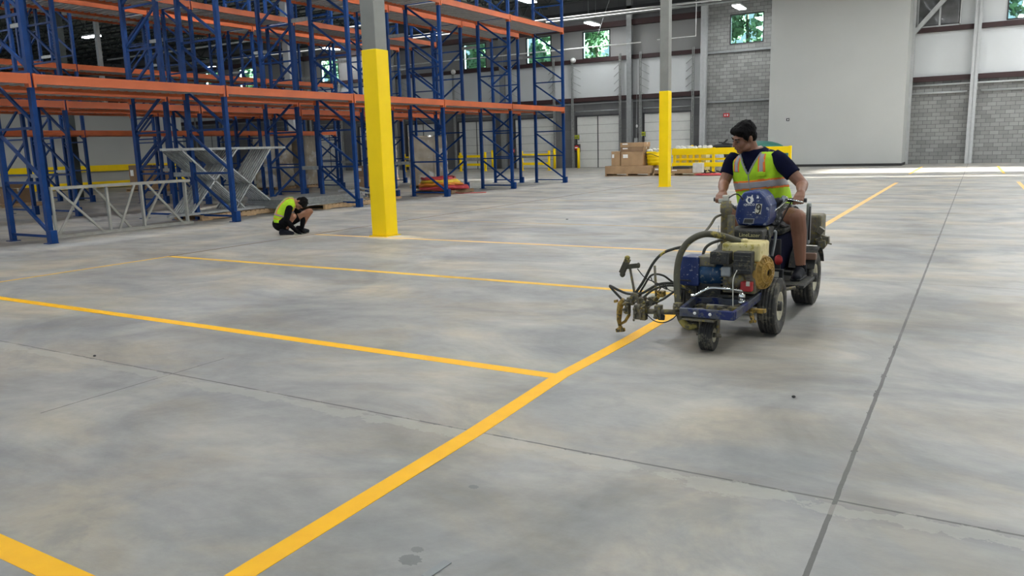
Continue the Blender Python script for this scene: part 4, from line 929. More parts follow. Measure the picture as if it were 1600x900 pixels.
# filter cylinder
cx, cy = -1.695, 6.2
b = MB(); b.lathe([(0, 0.56), (0.036, 0.56), (0.04, 0.58), (0.04, 0.93), (0.047, 0.94), (0.047, 1.0), (0.038, 1.01), (0.038, 1.03), (0, 1.03)], (cx, cy, 0), (0, 0, 1), 20); fc = b.build('filter_cylinder', 'dirty_steel', MX)
b = MB(); b.b2((cx-0.02, cy-0.02, 1.03), (cx+0.02, cy+0.02, 1.055)); b.b2((cx-0.028, cy-0.022, 1.055), (cx+0.018, cy+0.022, 1.075)); b.bar((cx, cy, 1.035), (cx-0.06, cy-0.01, 1.03), 0.03, 0.03); b.build('valve', 'label_cream', fc, bevel=0.004)
MB().b2((cx+0.02, cy-0.045, 0.60), (cx+0.07, cy+0.02, 0.92)).build('side_manifold', 'dirty_steel', fc, bevel=0.01)
# hoses
MB().spline([at(1162, 379, 5.93), at(1145, 374, 5.88), at(1125, 368, 5.82), at(1100, 366, 5.75), at(1078, 376, 5.7), at(1064, 395, 5.66), at(1058, 422, 5.62), at(1058, 455, 5.58), at(1061, 488, 5.52), at(1066, 502, 5.5), at(1076, 510, 5.48), at(1092, 509, 5.5)], 0.025, 12).build('suction_hose', 'hose_olive', MX)
def hz(name, pts, r, mt='hose_black'): return MB().spline([at(x, y, Y) for x, y, Y in pts], r, 7).build(name, mt, MX)
hz('spray_hose', [(972, 468, 5.62), (953, 447, 5.6), (966, 453, 5.58), (982, 459, 5.57), (1003, 458, 5.56), (1030, 444, 5.6), (1058, 444, 5.66), (1085, 458, 5.8)], 0.010)
hz('spray_hose', [(990, 462, 5.58), (1005, 440, 5.58), (1020, 412, 5.6), (1035, 396, 5.63), (1052, 389, 5.66), (1068, 385, 5.72)], 0.011)
hz('spray_hose', [(996, 464, 5.6), (1006, 447, 5.6), (1018, 430, 5.6), (1035, 430, 5.62), (1050, 440, 5.66), (1060, 446, 5.7), (1082, 454, 5.8)], 0.008)
hz('spray_hose', [(1004, 466, 5.55), (1022, 452, 5.56), (1048, 446, 5.6), (1072, 453, 5.68), (1088, 461, 5.8)], 0.009)
hz('spray_hose', [(1012, 478, 5.54), (1035, 468, 5.55), (1056, 454, 5.6), (1070, 450, 5.7)], 0.009)
hz('control_cable', [(1010, 491, 5.5), (1022, 501, 5.48), (1036, 504, 5.47), (1050, 499, 5.47), (1059, 490, 5.5)], 0.004, 'black')
hz('control_cable', [(996, 420, 5.6), (1008, 434, 5.58), (1024, 441, 5.58), (1036, 447, 5.6), (1050, 455, 5.62), (1062, 452, 5.66)], 0.004, 'black')
hz('control_cable', [(1017, 433, 5.6), (1020, 440, 5.58), (1030, 446, 5.57), (1042, 452, 5.56), (1038, 444, 5.57), (1028, 456, 5.6)], 0.004, 'black')
hz('feed_hose', [(1098, 400, 5.95), (1102, 388, 5.98), (1112, 380, 6.02), (1130, 374, 6.1)], 0.012)
hz('feed_hose', [(1128, 335, 6.18), (1118, 340, 6.1), (1110, 352, 6.0), (1099, 366, 5.85)], 0.010, 'hose_olive')
hz('feed_hose', [(1139, 309, 6.2), (1147, 304, 6.25), (1154, 304, 6.28), (1161, 312, 6.33)], 0.006)
hz('feed_hose', [(1199, 355, 6.4), (1202, 372, 6.35), (1198, 390, 6.3), (1203, 412, 6.2), (1200, 430, 6.1)], 0.013)
hz('feed_hose', [(1193, 345, 6.5), (1197, 365, 6.4), (1193, 385, 6.35), (1196, 405, 6.2)], 0.010)
hz('lever_rod', [(1209, 361, 6.6), (1212, 364, 6.6), (1210, 380, 6.6), (1206, 400, 6.6)], 0.012, 'galv')
hz('thin_rod', [(1123, 352, 6.15), (1122, 370, 6.15), (1121, 392, 6.12)], 0.003, 'galv')
# spray arm, posts, clamps and gun
MB().tube([at(1066, 488, 5.5), at(997, 486, 5.5)], 0.020, 10).build('spray_arm', 'dirty_steel', MX)
MB().tube([at(994, 472, 5.58), at(984, 417, 5.58)], 0.010, 8).build('arm_post', 'dirty_steel', MX)
MB().tube([at(1026, 475, 5.58), at(1023, 415, 5.58)], 0.010, 8).build('arm_post', 'dirty_steel', MX)
b = MB(); p = at(985, 417, 5.58)
b.bar(p+Vector((-0.07, 0, -0.05)), p+Vector((-0.02, 0, 0.06)), 0.04, 0.04); b.bar(p+Vector((-0.03, 0, 0.0)), p+Vector((0.07, 0, 0.015)), 0.03, 0.035); b.ell(p+Vector((-0.025, 0, 0.07)), (0.022, 0.02, 0.018)); b.ell(p+Vector((0.065, 0, 0.015)), (0.014, 0.02, 0.022)); b.ell(p+Vector((-0.065, 0, -0.06)), (0.022, 0.022, 0.026))
b.build('adjusting_handle', 'hose_olive', MX)
def clamp(px, py, Y, w_, h_, mt='dirty_steel', seed=0):
    rnd = random.Random(seed); c = at(px, py, Y); b = MB(); b.box(c, (w_, 0.06, h_)); b.box(c+Vector((w_*0.35, -0.03, h_*0.2)), (w_*0.3, 0.03, h_*0.5)); b.box(c+Vector((-w_*0.3, -0.03, -h_*0.1)), (w_*0.35, 0.03, h_*0.6))
    for k in range(3): q = c+Vector((rnd.uniform(-w_, w_)*0.5, -0.04, rnd.uniform(-h_, h_)*0.5)); b.tube([q, q+Vector((rnd.uniform(-.02, .02), -0.03, rnd.uniform(-.02, .02)))], 0.009, 8)
    return b.build('clamp', mt, MX, bevel=0.004)
clamp(997, 487, 5.5, 0.05, 0.11, seed=1); clamp(1006, 487, 5.5, 0.045, 0.125, seed=2); clamp(1029, 487, 5.5, 0.05, 0.10, seed=3); clamp(994, 464, 5.58, 0.07, 0.07, seed=4); clamp(1003, 469, 5.56, 0.06, 0.05, seed=5)
clamp(1022, 468, 5.57, 0.05, 0.05, seed=6); clamp(986, 470, 5.57, 0.05, 0.06, seed=7); clamp(1034, 459, 5.6, 0.045, 0.045, 'gun_ochre', seed=8); clamp(981, 482, 5.56, 0.03, 0.08, seed=9); clamp(1060, 478, 5.5, 0.06, 0.05, seed=10); clamp(1016, 473, 5.56, 0.05, 0.04, seed=13)
MB().bar(at(1036, 494, 5.5), at(1026, 490, 5.5), 0.03, 0.03).build('clamp_knob', 'black', MX, bevel=0.006)
MB().bar(at(1034, 492, 5.5), at(1033, 500, 5.48), 0.05, 0.02).build('clamp_knob', 'black', MX, bevel=0.006)
b = MB(); pts = [at(975, 468, 5.6), at(970, 474, 5.6), at(968, 486, 5.6), at(967, 500, 5.6), at(969, 510, 5.6)]
b.tube(smooth_path(pts, 4), [0.022]*4+[0.026]*6+[0.020]*7, 10) if False else b.tube(pts, [0.020, 0.026, 0.024, 0.018, 0.014], 10)
b.tube([at(982, 478, 5.6), at(983, 492, 5.6), at(977, 502, 5.6), at(970, 506, 5.6)], [0.012, 0.014, 0.012, 0.010], 8)
b.bar(at(970, 474, 5.6), at(984, 474, 5.6), 0.03, 0.03); b.bar(at(965, 470, 5.6), at(960, 471, 5.6), 0.02, 0.02); b.build('spray_gun', 'gun_ochre', MX)
b = MB(); b.tube([at(969, 509, 5.6), at(970, 514, 5.6)], [0.014, 0.018], 10); b.bar(at(963, 516, 5.6), at(976, 515, 5.6), 0.03, 0.03); b.bar(at(965, 512, 5.6), at(969, 518, 5.6), 0.02, 0.014); b.build('spray_tip', 'gun_ochre', MX, bevel=0.004)
MB().bar(at(976, 472, 5.6), at(992, 466, 5.58), 0.03, 0.03).build('gun_bracket', 'dirty_steel', MX)
b = MB(); b.bar((-1.50, 5.75, 0.255), (-1.26, 5.70, 0.27), 0.05, 0.03); b.bar((-1.36, 5.68, 0.26), (-1.33, 5.66, 0.19), 0.03, 0.02); b.bar((-1.36, 5.66, 0.19), (-1.31, 5.66, 0.20), 0.02, 0.02); b.build('side_bracket', 'gun_ochre', MX, bevel=0.004)
# handlebar
HBY, HBZ = 6.74, 1.0
MB().tube([(-1.94, HBY, HBZ), (-1.86, HBY, HBZ), (-1.74, 6.66, 0.93), (-1.45, 6.66, 0.93), (-1.34, HBY, HBZ), (-1.19, HBY, HBZ)], 0.013, 12).build('handlebar', 'dirty_dark', MX)
for a, c in ((-1.95, -1.84), (-1.33, -1.185)): MB().tube([(a, HBY, HBZ), (c, HBY, HBZ)], 0.018, 14).build('grip', 'black', MX)
MB().tube([(-1.345, HBY-0.03, HBZ+0.01), (-1.30, HBY-0.075, HBZ+0.01), (-1.20, HBY-0.07, HBZ-0.01)], 0.007, 8).build('brake_lever', 'chrome', MX)
MB().box((-1.365, HBY, HBZ+0.01), (0.05, 0.05, 0.05), Matrix.Rotation(0.4, 3, 'Y')).build('lever_mount', 'chrome', MX, bevel=0.01)
b = MB(); b.ell((-1.415, 6.70, 0.985), (0.05, 0.03, 0.035), Matrix.Rotation(-0.5, 3, 'Y')); b.build('control_box', 'black', MX)
for k in range(6): MB().spline([at(1232-2*k, 311+k, 6.72), at(1222-2*k, 320+2*k, 6.64), at(1212-3*k, 328+3*k, 6.58), at(1203, 338+2*k, 6.52)], 0.006, 6).build('cable', ['chrome', 'black', 'black', 'galv', 'black', 'chrome'][k], MX)
MB().spline([at(1236, 316, 6.74), at(1226, 335, 6.76), at(1218, 350, 6.8), at(1209, 368, 6.8)], 0.006, 6).build('cable', 'black', MX)
b = MB(); b.b2((-1.60, 6.55, 0.3), (-1.54, 6.62, 0.93)); b.build('steering_column', 'dirty_dark', MX, bevel=0.01)
# ride-on driver unit
rbox((-1.84, 7.06, 0.665), (-1.42, 7.58, 0.745), 'seat_cushion', 'dirty_dark', MX, 0.04)
rbox((-1.82, 7.02, 0.33), (-1.44, 7.75, 0.66), 'engine_cover', 'navy', MX, 0.03)
b = MB(); b.b2((-1.80, 6.98, 0.36), (-1.43, 7.03, 0.64)); b.build('front_panel', 'black', MX, bevel=0.01)
MB().ell((-1.43, 6.92, 0.47), (0.035, 0.035, 0.045)).build('red_knob', 'red_plastic', MX)
b = MB(); b.b2((-2.05, 6.62, 0.285), (-1.16, 7.12, 0.31)); b.b2((-1.9, 7.1, 0.26), (-1.35, 7.8, 0.34)); b.b2((-1.56, 6.2, 0.27), (-1.50, 6.7, 0.33)); fp = b.build('foot_platform', 'dirty_dark', MX, bevel=0.006)
MB().b2((-1.80, 6.615, 0.345), (-1.33, 6.66, 0.435)).build('cross_beam', 'black', MX, bevel=0.006)
MB().b2((-1.47, 6.606, 0.372), (-1.36, 6.616, 0.416)).build('data_label', 'label_cream', MX)
MB().tube([(-1.22, 6.60, 0.295), (-1.33, 6.58, 0.27), (-1.45, 6.58, 0.27)], 0.014, 8).build('step_tube', 'dirty_steel', MX)
for sx_ in (-1.29, -1.97):
    b = MB(); n_ = 9; vs = []
    for k in range(n_):
        a = R(25+130*k/(n_-1)); r_ = 0.275
        for w_ in (-0.11, 0.11):
            for q in (0, 0.012): vs.append((sx_+w_, 7.45-math.cos(a)*(r_+q), 0.246+math.sin(a)*(r_+q)))
    fs = []
    for k in range(n_-1):
        i = 4*k; j = i+4; fs += [(i, i+2, j+2, j), (i+1, j+1, j+3, i+3), (i, j, j+1, i+1), (i+2, i+3, j+3, j+2)]
    fs += [(0, 1, 3, 2), (4*n_-4, 4*n_-2, 4*n_-1, 4*n_-3)]
    b.add(vs, fs); b.build('fender', 'dirty_dark', MX)
MB().b2((-1.27, 7.20, 0.44), (-1.17, 7.26, 0.50)).build('fender_front', 'fender_orange', MX, bevel=0.01)
b = MB(); b.b2((-1.42, 7.60, 0.52), (-1.20, 7.86, 0.80)); b.build('rear_engine', 'dirty_steel', MX, bevel=0.02)
b = MB(); rnd = random.Random(8)
for k in range(8): b.box((-1.17+rnd.uniform(-.04, .04), 7.6+rnd.uniform(-.05, .1), 0.58+rnd.uniform(-.08, .08)), (0.06, 0.06, 0.06), Matrix.Rotation(rnd.uniform(0, 3), 3, 'Y'))
b.tube([(-1.20, 7.6, 0.56), (-1.10, 7.58, 0.54)], 0.008, 6); b.build('carburettor', 'dirty_steel', MX, bevel=0.006)
rbox((-1.335, 7.42, 0.70), (-1.29, 7.5, 0.76), 'red_cap', 'red_plastic', MX, 0.008)
MB().tube([(-1.262, 7.35, 0.60), (-1.262, 7.35, 0.90)], 0.008, 8).build('seat_rail', 'black', MX)
MB().b2((-1.30, 7.38, 0.55), (-1.265, 7.46, 0.93)).build('side_canister', 'galv_dull', MX, bevel=0.02)
b = MB(); b.b2((-1.86, 7.55, 0.26), (-1.40, 7.95, 0.62)); b.build('rear_cover', 'dirty_dark', MX, bevel=0.02)
b = MB(); b.tube([(-1.97, 6.16, 0.22), (-1.30, 6.16, 0.22)], 0.02, 10); b.tube([(-1.97, 7.45, 0.246), (-1.30, 7.45, 0.246)], 0.025, 10); b.build('axle', 'dirty_dark', MX)
b = MB(); b.tube([(-1.60, 5.9, 0.3), (-1.62, 7.1, 0.3)], 0.03, 10); b.build('hitch_bar', 'dirty_dark', MX)

# ------------------------------------------------------------------ people
def loft(levels, s_vec, N=64, V=60):
    """levels: (centre, half width, half depth). returns grid points P(i, j, off) and local coordinates"""
    n = len(levels); ctr = smooth_path([l[0] for l in levels], V//(n-1)); aa = smooth_path([Vector((l[1], l[2], 0)) for l in levels], V//(n-1))
    s = Vector(s_vec).normalized(); m_ = len(ctr)
    def ring(j, off):
        t = (ctr[min(j+1, m_-1)]-ctr[max(j-1, 0)]).normalized(); f = t.cross(s).normalized(); s2 = f.cross(t).normalized()
        a, b_ = aa[j].x+off, aa[j].y+off; out = []
        for i in range(N):
            th = 2*PI*i/N; c_, d_ = math.cos(th), math.sin(th)
            x = a*math.copysign(abs(c_)**0.85, c_); y = b_*math.copysign(abs(d_)**0.85, d_)
            out.append((ctr[j]+s2*x+f*y, x, y))
        return out
    return ring, m_, N
def shell(L3, off, pred, name, mt, parent, solid=0.006, wr=0.0):
    ring, m_, N = L3; b = MB(); vs = []; info = []
    for j in range(m_):
        for p, x, y in ring(j, off):
            if wr: 
                k = noise.noise(p*9)*wr+noise.noise(p*23)*wr*0.4; q = ring.__call__(j, off)[0][0] if False else None
                p = p+Vector((noise.noise(p*8), noise.noise(p*8+Vector((5, 1, 2))), noise.noise(p*8+Vector((1, 7, 3)))))*wr
            vs.append(p); info.append((x, y, j/(m_-1)))
    fs = []
    for j in range(m_-1):
        for i in range(N):
            q = (j*N+i, j*N+(i+1) % N, (j+1)*N+(i+1) % N, (j+1)*N+i)
            x = sum(info[k][0] for k in q)/4; y = sum(info[k][1] for k in q)/4; v = sum(info[k][2] for k in q)/4
            c = sum((vs[k] for k in q), Vector())/4
            if pred(x, y, v, c): fs.append(q)
    used = sorted({k for f in fs for k in f}); mp_ = {k: i for i, k in enumerate(used)}
    b.add([vs[k] for k in used], [tuple(mp_[k] for k in f) for f in fs], True)
    return b.build(name, mt, parent, solid=solid)
def solid_loft(mb, L3, off=0.0):
    ring, m_, N = L3; vs = []
    for j in range(m_): vs += [p for p, x, y in ring(j, off)]
    fs = [(j*N+i, j*N+(i+1) % N, (j+1)*N+(i+1) % N, (j+1)*N+i) for j in range(m_-1) for i in range(N)]
    fs += [tuple(reversed(range(N))), tuple((m_-1)*N+i for i in range(N))]
    mb.add(vs, fs, True)
def head(mb, c, F, U, parent, skin, k=1.0):
    c = Vector(c); F = Vector(F).normalized(); U = (Vector(U)-F*Vector(U).dot(F)).normalized(); S = F.cross(U)
    Rm = Matrix((S, F, U)).transposed()
    def P(x, y, z): return c+Rm @ (Vector((x, y, z))*k)
    mb.ell(P(0, -.012, .028), (.076*k, .096*k, .096*k), Rm, 20, 14); mb.ell(P(0, .030, -.045), (.060*k, .066*k, .078*k), Rm, 18, 12)
    mb.ell(P(0, .072, -.102), (.030*k, .026*k, .024*k), Rm); 
    for s in (-1, 1):
        mb.ell(P(s*.036, .060, -.030), (.032*k, .034*k, .034*k), Rm); mb.ell(P(s*.080, -.008, -.008), (.011*k, .020*k, .034*k), Rm)
        mb.ell(P(s*.014, .104, -.036), (.011*k, .013*k, .009*k), Rm); mb.ell(P(s*.045, .030, -.075), (.028*k, .04*k, .032*k), Rm)
    mb.cap(P(-.034, .084, .022), P(.034, .084, .022), .015*k, .015*k); mb.cap(P(0, .090, .018), P(0, .117, -.030), .010*k, .0145*k)
    mb.cap(P(-.017, .096, -.060), P(.017, .096, -.060), .009*k, .009*k); mb.cap(P(-.015, .093, -.074), P(.015, .093, -.074), .010*k, .010*k)
    for s in (-1, 1):
        MB().ell(P(s*.031, .0855, .000), (.013*k, .010*k, .007*k), Rm, 10, 8).build('eye', 'eye', parent); MB().ell(P(s*.031, .0945, -.001), (.006*k, .003*k, .006*k), Rm, 8, 6).build('pupil', 'pupil', parent)
        MB().cap(P(s*.014, .1005, .025), P(s*.050, .086, .028), .0065*k, .005*k, 6, 2).build('eyebrow', 'hair', parent)
    MB().cap(P(-.020, .104, -.067), P(.020, .104, -.067), .004*k, .004*k, 6, 2).build('mouth', 'lip', parent)
    h = MB()
    def nz(u, q): return q*(1+0.06*noise.noise(u*3.1)+0.035*noise.noise(u*8.3))
    h.ell(P(0, -.022, .050), (.087*k, .103*k, .092*k), Rm, 28, 20, nz); h.ell(P(0, -.055, -.010), (.076*k, .062*k, .075*k), Rm, 20, 14, nz)
    h.ell(P(0, .048, .086), (.068*k, .046*k, .034*k), Rm, 18, 12, nz); h.ell(P(.03, .052, .080), (.040*k, .048*k, .036*k), Rm, 14, 10, nz)
    for s in (-1, 1): h.ell(P(s*.070, .020, .040), (.016*k, .035*k, .050*k), Rm, 14, 10, nz); h.cap(P(s*.076, .022, .02), P(s*.073, .022, -.022), .010*k, .005*k)
    for q in range(26):
        a = q*2.4; z = .04+.09*((q*7) % 10)/10; rr = .9*math.sqrt(max(0.05, 1-((z-.05)/.095)**2)); h.ell(P(math.cos(a)*.083*rr, -.02+math.sin(a)*.098*rr, z), (.016*k, .018*k, .016*k), Rm, 7, 5)
    h.build('hair', 'hair', parent, remesh=0.006, smooth_it=1)
    return P
def fist(mb, c, ax, wv, r=0.018, flip=1):
    """a hand closed round a bar; ax = bar axis towards the little finger, wv = from bar to wrist"""
    c = Vector(c); ax = Vector(ax).normalized(); wv = Vector(wv); wv = (wv-ax*wv.dot(ax)).normalized(); t = ax.cross(wv).normalized()
    if t.z < 0: t = -t
    wrist = c+wv*0.085+t*0.022; rad = [.0105, .0112, .0105, .0092]; ln = [232, 246, 240, 222]
    for i in range(4):
        o = c+ax*((i-1.5)*0.0215); R_ = r+rad[i]*0.9; pts = []
        for a in (62, 62+ln[i]*0.36, 62+ln[i]*0.70, 62+ln[i]):
            a = R(a); pts.append(o+(wv*math.cos(a)+t*math.sin(a))*R_)
        for a, b_, ra, rb in zip(pts[:-1], pts[1:], (rad[i], rad[i]*.95, rad[i]*.9), (rad[i]*.95, rad[i]*.9, rad[i]*.8)): mb.cap(a, b_, ra, rb, 8, 3)
        mb.cap(o+(wv*math.cos(R(62))+t*math.sin(R(62)))*(R_+.002), wrist+ax*((i-1.5)*0.012), .0125, .018, 8, 3)
    th0 = wrist-ax*0.02-t*0.005; th1 = c-ax*0.045+wv*0.030-t*0.006; th2 = c-ax*0.045-wv*0.012-t*0.026; th3 = c-ax*0.026-wv*0.034-t*0.014
    mb.cap(th0, th1, .019, .0135, 8, 3); mb.cap(th1, th2, .0135, .0115, 8, 3); mb.cap(th2, th3, .0115, .0095, 8, 3)
    mb.ell(c+wv*0.05+t*0.012, (.036, .03, .026), None, 12, 8)
    return wrist
def shoe(toe, heel, up, parent, mt='shoe', w_=0.048):
    toe = Vector(toe); heel = Vector(heel); up = Vector(up).normalized(); b = MB(); d = toe-heel
    b.cap(heel+up*0.045, toe+up*0.032-d*0.08, 0.042, 0.032); b.cap(heel+up*0.05, heel+up*0.10+d*0.08, 0.042, 0.044); b.cap(heel+d*0.35+up*0.06, toe+up*0.035-d*0.16, 0.045, 0.036)
    s = d.cross(up).normalized()
    for q in (-1, 1): b.cap(heel+d*0.5+up*0.03+s*q*0.012, toe-d*0.12+up*0.028+s*q*0.014, 0.03, 0.028)
    o = b.build('shoe', mt, parent, remesh=0.007, smooth_it=1)
    q = MB(); q.bar(heel-d*0.12+up*0.012, toe+d*0.02+up*0.012, 0.085, 0.022, up); q.build('sole', 'dark_rubber', o, bevel=0.01)
    return o

# the rider
RD = thing('person', 'person in hi-vis vest and navy T-shirt riding the striping machine, looking down sideways', 'person', (-1.66, 7.2, 0.745))
sv = Vector((0.966, -0.26, 0))
lev = [((-1.63, 7.38, .755), .185, .14), ((-1.635, 7.34, .86), .205, .165), ((-1.645, 7.25, .98), .208, .178), ((-1.655, 7.18, 1.09), .198, .165), ((-1.675, 7.13, 1.21), .203, .142), ((-1.685, 7.11, 1.30), .208, .125), ((-1.692, 7.10, 1.362), .185, .095), ((-1.70, 7.09, 1.405), .092, .070), ((-1.705, 7.085, 1.43), .066, .062)]
lev = [(Vector(a), b_, c_) for a, b_, c_ in lev]
LT = loft(lev, -sv)
ring_, m__, N__ = LT
body = MB(); solid_loft(body, LT)
sh_r, el_r, wr_r0 = Vector((-1.475, 7.03, 1.325)), Vector((-1.272, 7.00, 1.115)), Vector((-1.245, HBY, HBZ))
sh_l, el_l, wl_r0 = Vector((-1.895, 7.13, 1.325)), Vector((-1.955, 7.05, 1.12)), Vector((-1.895, HBY, HBZ))
for sh, el, hb, sg in ((sh_r, el_r, wr_r0, 1), (sh_l, el_l, wl_r0, -1)):
    wr = fist(body, hb, (sg, 0, 0), (el-hb).normalized()+Vector((0, 0, 0.1)))
    body.cap(sh, el, .064, .049); body.cap(el, el+(wr-el)*0.35, .048, .047); body.cap(el+(wr-el)*0.35, wr, .047, .029)
hip_r, kn_r, an_r = Vector((-1.52, 7.30, .83)), Vector((-1.285, 6.92, .845)), Vector((-1.258, 6.99, .415))
hip_l, kn_l, an_l = Vector((-1.74, 7.32, .83)), Vector((-1.84, 6.92, .84)), Vector((-1.80, 7.0, .415))
for hp_, kn, an in ((hip_r, kn_r, an_r), (hip_l, kn_l, an_l)):
    body.cap(hp_, kn, .098, .069); body.cap(kn+Vector((0, -.01, 0)), kn+(an-kn)*0.3+Vector((0, .018, 0)), .066, .065); body.cap(kn+(an-kn)*0.3+Vector((0, .018, 0)), an, .065, .041); body.cap(an, an+Vector((0, -0.01, -0.05)), .037, .04)
hc = Vector((-1.772, 7.0, 1.525)); HF = Vector((-.62, -.70, -.42)); HU = Vector((-.10, -.42, .9))
head(body, hc, HF, HU, RD, 'skin'); body.cap(hc+Vector((.035, .045, -.05)), Vector((-1.70, 7.085, 1.36)), .060, .056)
body.build('body', 'skin', RD, remesh=0.0065, smooth_it=2)
# T-shirt
b = MB()
ring2 = loft(lev[:7]+[(Vector((-1.697, 7.095, 1.395)), .118, .088), (Vector((-1.70, 7.09, 1.425)), .078, .070)], -sv); solid_loft(b, ring2, 0.013)
for sh, el in ((sh_r, el_r), (sh_l, el_l)):
    e = sh+(el-sh)*0.62; b.tube([sh-(el-sh)*0.25, sh, sh+(el-sh)*0.3, e], [.050, .072, .074, .069], 20)
b.build('t_shirt', 'navy', RD, remesh=0.008, smooth_it=2)
b = MB(); b.lathe([(0.072, 0), (0.082, 0.012), (0.074, 0.032), (0.064, 0.030), (0.066, 0.0)], (-1.70, 7.09, 1.392), (-0.04, -0.12, 1), 28, closed=True); b.build('collar', 'navy', RD)
# vest: front is +y in loft coordinates when the front vector points at the viewer
fs_ = 1 if ((ring_(10, 0)[N__//4][0]-ring_(10, 0)[3*N__//4][0]).y < 0) else -1
xs_ = 1 if ((ring_(10, 0)[0][0]-ring_(10, 0)[N__//2][0]).x > 0) else -1
def V_open(x, y, c): return y*fs_ > 0 and abs(x) < max(0, (c.z-1.20))*0.52
def vest(x, y, v, c): return 0.925 < c.z < 1.392 and not V_open(x, y, c)
LV = loft(lev, -sv, 128, 160)
shell(LV, .022, vest, 'vest', 'hivis', RD, wr=.006)
def waist(lo, hi): return lambda x, y, v, c: lo < c.z-0.10*x*xs_ < hi and not V_open(x, y, c)
shell(LV, .0262, waist(1.065, 1.150), 'orange_band', 'hivis_orange', RD, .004, wr=.006); shell(LV, .0295, waist(1.08, 1.135), 'reflective_band', 'silver_tape', RD, .003, wr=.006)
def strap(lo, hi): return lambda x, y, v, c: lo < abs(x) < hi and c.z > 1.225 and c.z < 1.378 and not V_open(x, y, c)
for sx_ in (-1, 1):
    for sy_2 in (-1, 1):
        shell(LV, .0262, lambda x, y, v, c: strap(.088, .150)(x, y, v, c) and x*sx_ > 0 and y*sy_2 > 0, 'shoulder_orange', 'hivis_orange', RD, .004, wr=.006)
        shell(LV, .0295, lambda x, y, v, c: strap(.100, .138)(x, y, v, c) and x*sx_ > 0 and y*sy_2 > 0, 'shoulder_tape', 'silver_tape', RD, .003, wr=.006)
def trace(L3, off, fx, zs, z0, z1):
    ring, m_, N = L3; out = []
    for j in range(m_):
        rg = ring(j, off)
        for i in range(N):
            (p, x, y), (p2, x2, y2) = rg[i], rg[(i+1) % N]; tx = fx(p.z)
            if y*fs_ > 0 and y2*fs_ > 0 and (x-tx)*(x2-tx) <= 0 and z0 < p.z < z1:
                k = abs(x-tx)/max(1e-6, abs(x-x2)); out.append(p.lerp(p2, k)); break
    return out
MB().tube(trace(LV, .026, lambda z: 0.0, 0, .94, 1.205), .006, 6).build('zip', 'steel_grey', RD)
for sg in (-1, 1): MB().tube(trace(LV, .026, lambda z: sg*(z-1.195)*.54, 0, 1.20, 1.388), .0085, 6).build('neck_binding', 'steel_grey', RD)
shell(LV, .034, lambda x, y, v, c: y*fs_ > 0 and .05 < x*xs_ < .15 and .975 < c.z < 1.055, 'pocket', 'hivis', RD, .006, wr=.006)
shell(LV, .034, lambda x, y, v, c: y*fs_ > 0 and .085 < x*xs_ < .155 and 1.185 < c.z < 1.225, 'chest_pocket', 'hivis', RD, .006, wr=.006)
# shorts
b = MB()
for hp_, kn in ((hip_r, kn_r), (hip_l, kn_l)):
    e = hp_+(kn-hp_)*0.68; b.tube([hp_-(kn-hp_)*0.2, hp_, hp_+(kn-hp_)*0.35, e], [.085, .118, .108, .096], 22)
b.ell((-1.63, 7.36, .84), (.20, .17, .11)); b.build('shorts', 'shorts', RD, remesh=0.009, smooth_it=2)
shoe((-1.265, 6.80, 0.312), (-1.255, 7.03, 0.312), (0, 0, 1), RD); shoe((-1.84, 6.82, 0.312), (-1.81, 7.05, 0.312), (0, 0, 1), RD)
for an in (an_r, an_l): MB().tube([an+Vector((0, -.005, -.045)), an+Vector((0, 0, .012))], [.044, .042], 16).build('sock', 'black_cloth', RD)

# the crouching person
DV = Vector((-.727, .687, 0)); RV = Vector((.687, .727, 0)); BP = Vector((-10.97, 10.45, 0)); C0 = Vector((0, 0, CAM_H))
def Q(px, py, dd=0.0):
    d = ray(px, py); t = (BP+DV*dd-C0).dot(DV)/d.dot(DV); return C0+d*t
CP = thing('person', 'person in hi-vis vest and black shorts crouching on the floor beside the near yellow column', 'person', BP)
cl = [(Q(440, 354), .125, .09), (Q(439.5, 348), .155, .12), (Q(440, 339), .155, .115), (Q(443, 330), .160, .112), (Q(449, 322.5), .178, .112), (Q(454.5, 318), .175, .105), (Q(460, 316.5), .12, .08), (Q(464, 316), .065, .06)]
CL = loft(cl, DV); b = MB(); solid_loft(b, CL)
sn, en, hn = Q(452, 325, -.17), Q(447, 345, -.22), Q(463, 361, -.12)
sf, ef, hf = Q(461, 324, .17), Q(474, 342, .14), Q(471, 360, .02)
hipn, knn, ann = Q(441, 349, -.10), Q(458, 338, -.16), Q(447, 358.5, -.10)
hipf, knf, anf = Q(443, 349, .10), Q(484, 330.5, .16), Q(471, 355, .14)
for h_, k_, a_ in ((hipn, knn, ann), (hipf, knf, anf)):
    b.cap(h_, k_, .088, .062); b.cap(k_, k_+(a_-k_)*0.35-RV*.015, .058, .056); b.cap(k_+(a_-k_)*0.35-RV*.015, a_, .055, .038)
hcC = Q(469.5, 317.5, -.03)
head(b, hcC, -RV*.20-Vector((0, 0, .85))-DV*.42, RV*.80-DV*.25+Vector((0, 0, .30)), CP, 'skin_light', 0.98); b.cap(hcC-RV*.03, Q(459, 317.5), .058, .065)
b.build('body', 'skin_light', CP, remesh=0.0075, smooth_it=2)
b = MB(); c2 = loft(cl[1:7], DV); solid_loft(b, c2, .008)
for s_, e_, h_ in ((sn, en, hn), (sf, ef, hf)):
    b.cap(s_, e_, .068, .055); b.cap(e_, h_, .055, .036)
b.build('long_sleeve_shirt', 'black_cloth', CP, remesh=0.009, smooth_it=2)
b = MB()
for h_, k_, ex in ((hipn, knn, .70), (hipf, knf, .55)): e = h_+(k_-h_)*ex; b.tube([h_-(k_-h_)*0.15, h_, h_+(k_-h_)*.35, e], [.085, .112, .104, .092], 20)
b.ell(Q(440.5, 349.5), (.175, .175, .145)); b.build('shorts', 'black_cloth', CP, remesh=0.009, smooth_it=2)
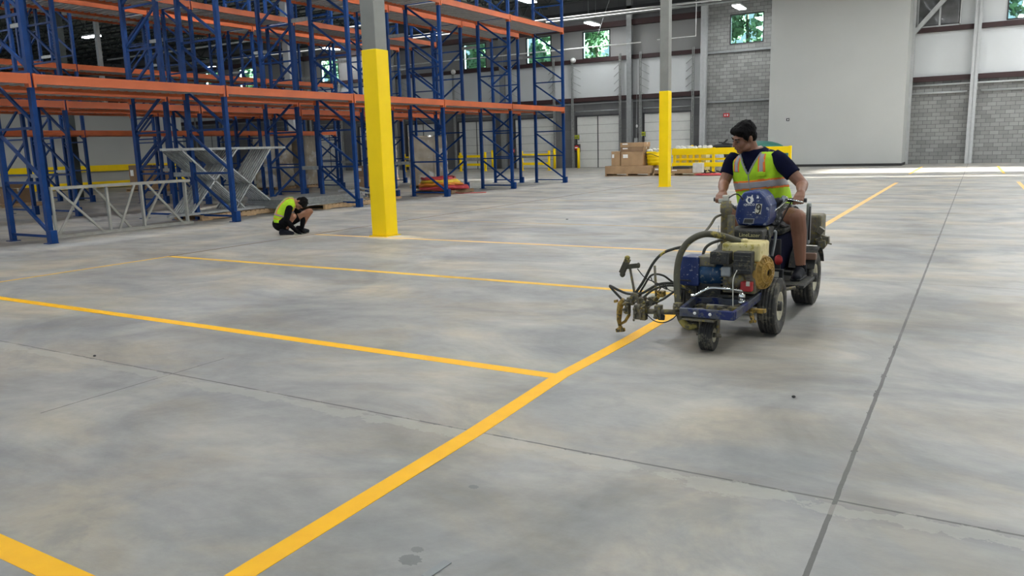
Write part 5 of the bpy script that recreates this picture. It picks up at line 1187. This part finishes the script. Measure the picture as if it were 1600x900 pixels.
for h_, o_ in ((hn, -1), (hf, 1)):
    g = MB(); f_ = (RV*.75+Vector((0, 0, -.45))).normalized(); g.cap(h_-f_*.02, h_+f_*.05, .036, .036); dn = Vector((0, 0, -1))
    for k in range(4):
        o = h_+f_*.06+DV*((k-1.5)*.021); p1 = o+f_*.032+dn*.008; p2 = p1+f_*.012+dn*.025; g.cap(o, p1, .0115, .011, 8, 3); g.cap(p1, p2, .011, .009, 8, 3)
    th = h_+f_*.01+DV*.045*(-o_); g.cap(th, th+f_*.045+dn*.01, .014, .011, 8, 3); g.cap(th+f_*.045+dn*.01, th+f_*.065+dn*.025, .011, .009, 8, 3)
    g.build('glove', 'black_cloth', CP, remesh=0.006, smooth_it=1)
LC = loft(cl, DV, 110, 140); mC = LC[1]
shell(LC, .020, lambda x, y, v, c: .16 < v < .86, 'vest', 'hivis', CP, wr=.006)
shell(LC, .024, lambda x, y, v, c: .30 < v < .345 or .235 < v < .25, 'orange_band', 'hivis_orange', CP, .004, wr=.006); shell(LC, .0255, lambda x, y, v, c: .31 < v < .335, 'reflective_band', 'silver_tape', CP, .004, wr=.006)
shell(LC, .024, lambda x, y, v, c: .34 < v < .84 and .075 < abs(x) < .130, 'shoulder_orange', 'hivis_orange', CP, .004, wr=.006); shell(LC, .027, lambda x, y, v, c: .34 < v < .84 and .088 < abs(x) < .117, 'shoulder_tape', 'silver_tape', CP, .003, wr=.006)
def flo(v, z=0.0): return Vector((v.x, v.y, z))
shoe(flo(ann)+RV*.13-DV*.05, flo(ann)-RV*.09, (0, 0, 1), CP); shoe(flo(anf)+RV*.13, flo(anf)-RV*.08, (0, 0, 1), CP)
for a_ in (ann, anf): MB().tube([flo(a_, 0.06), a_+Vector((0, 0, .03))], [.046, .046], 14).build('sock', 'black_cloth', CP)
p = gr(474, 364); tp = thing('tape_roll', 'small white roll held to the floor line by the crouching person', 'tape roll', p)
MB().lathe([(0.018, 0), (0.035, 0), (0.035, 0.035), (0.018, 0.035)], p+Vector((0, 0, 0.0)), (0, 0, 1), 20, closed=True).build('roll', 'white', tp)
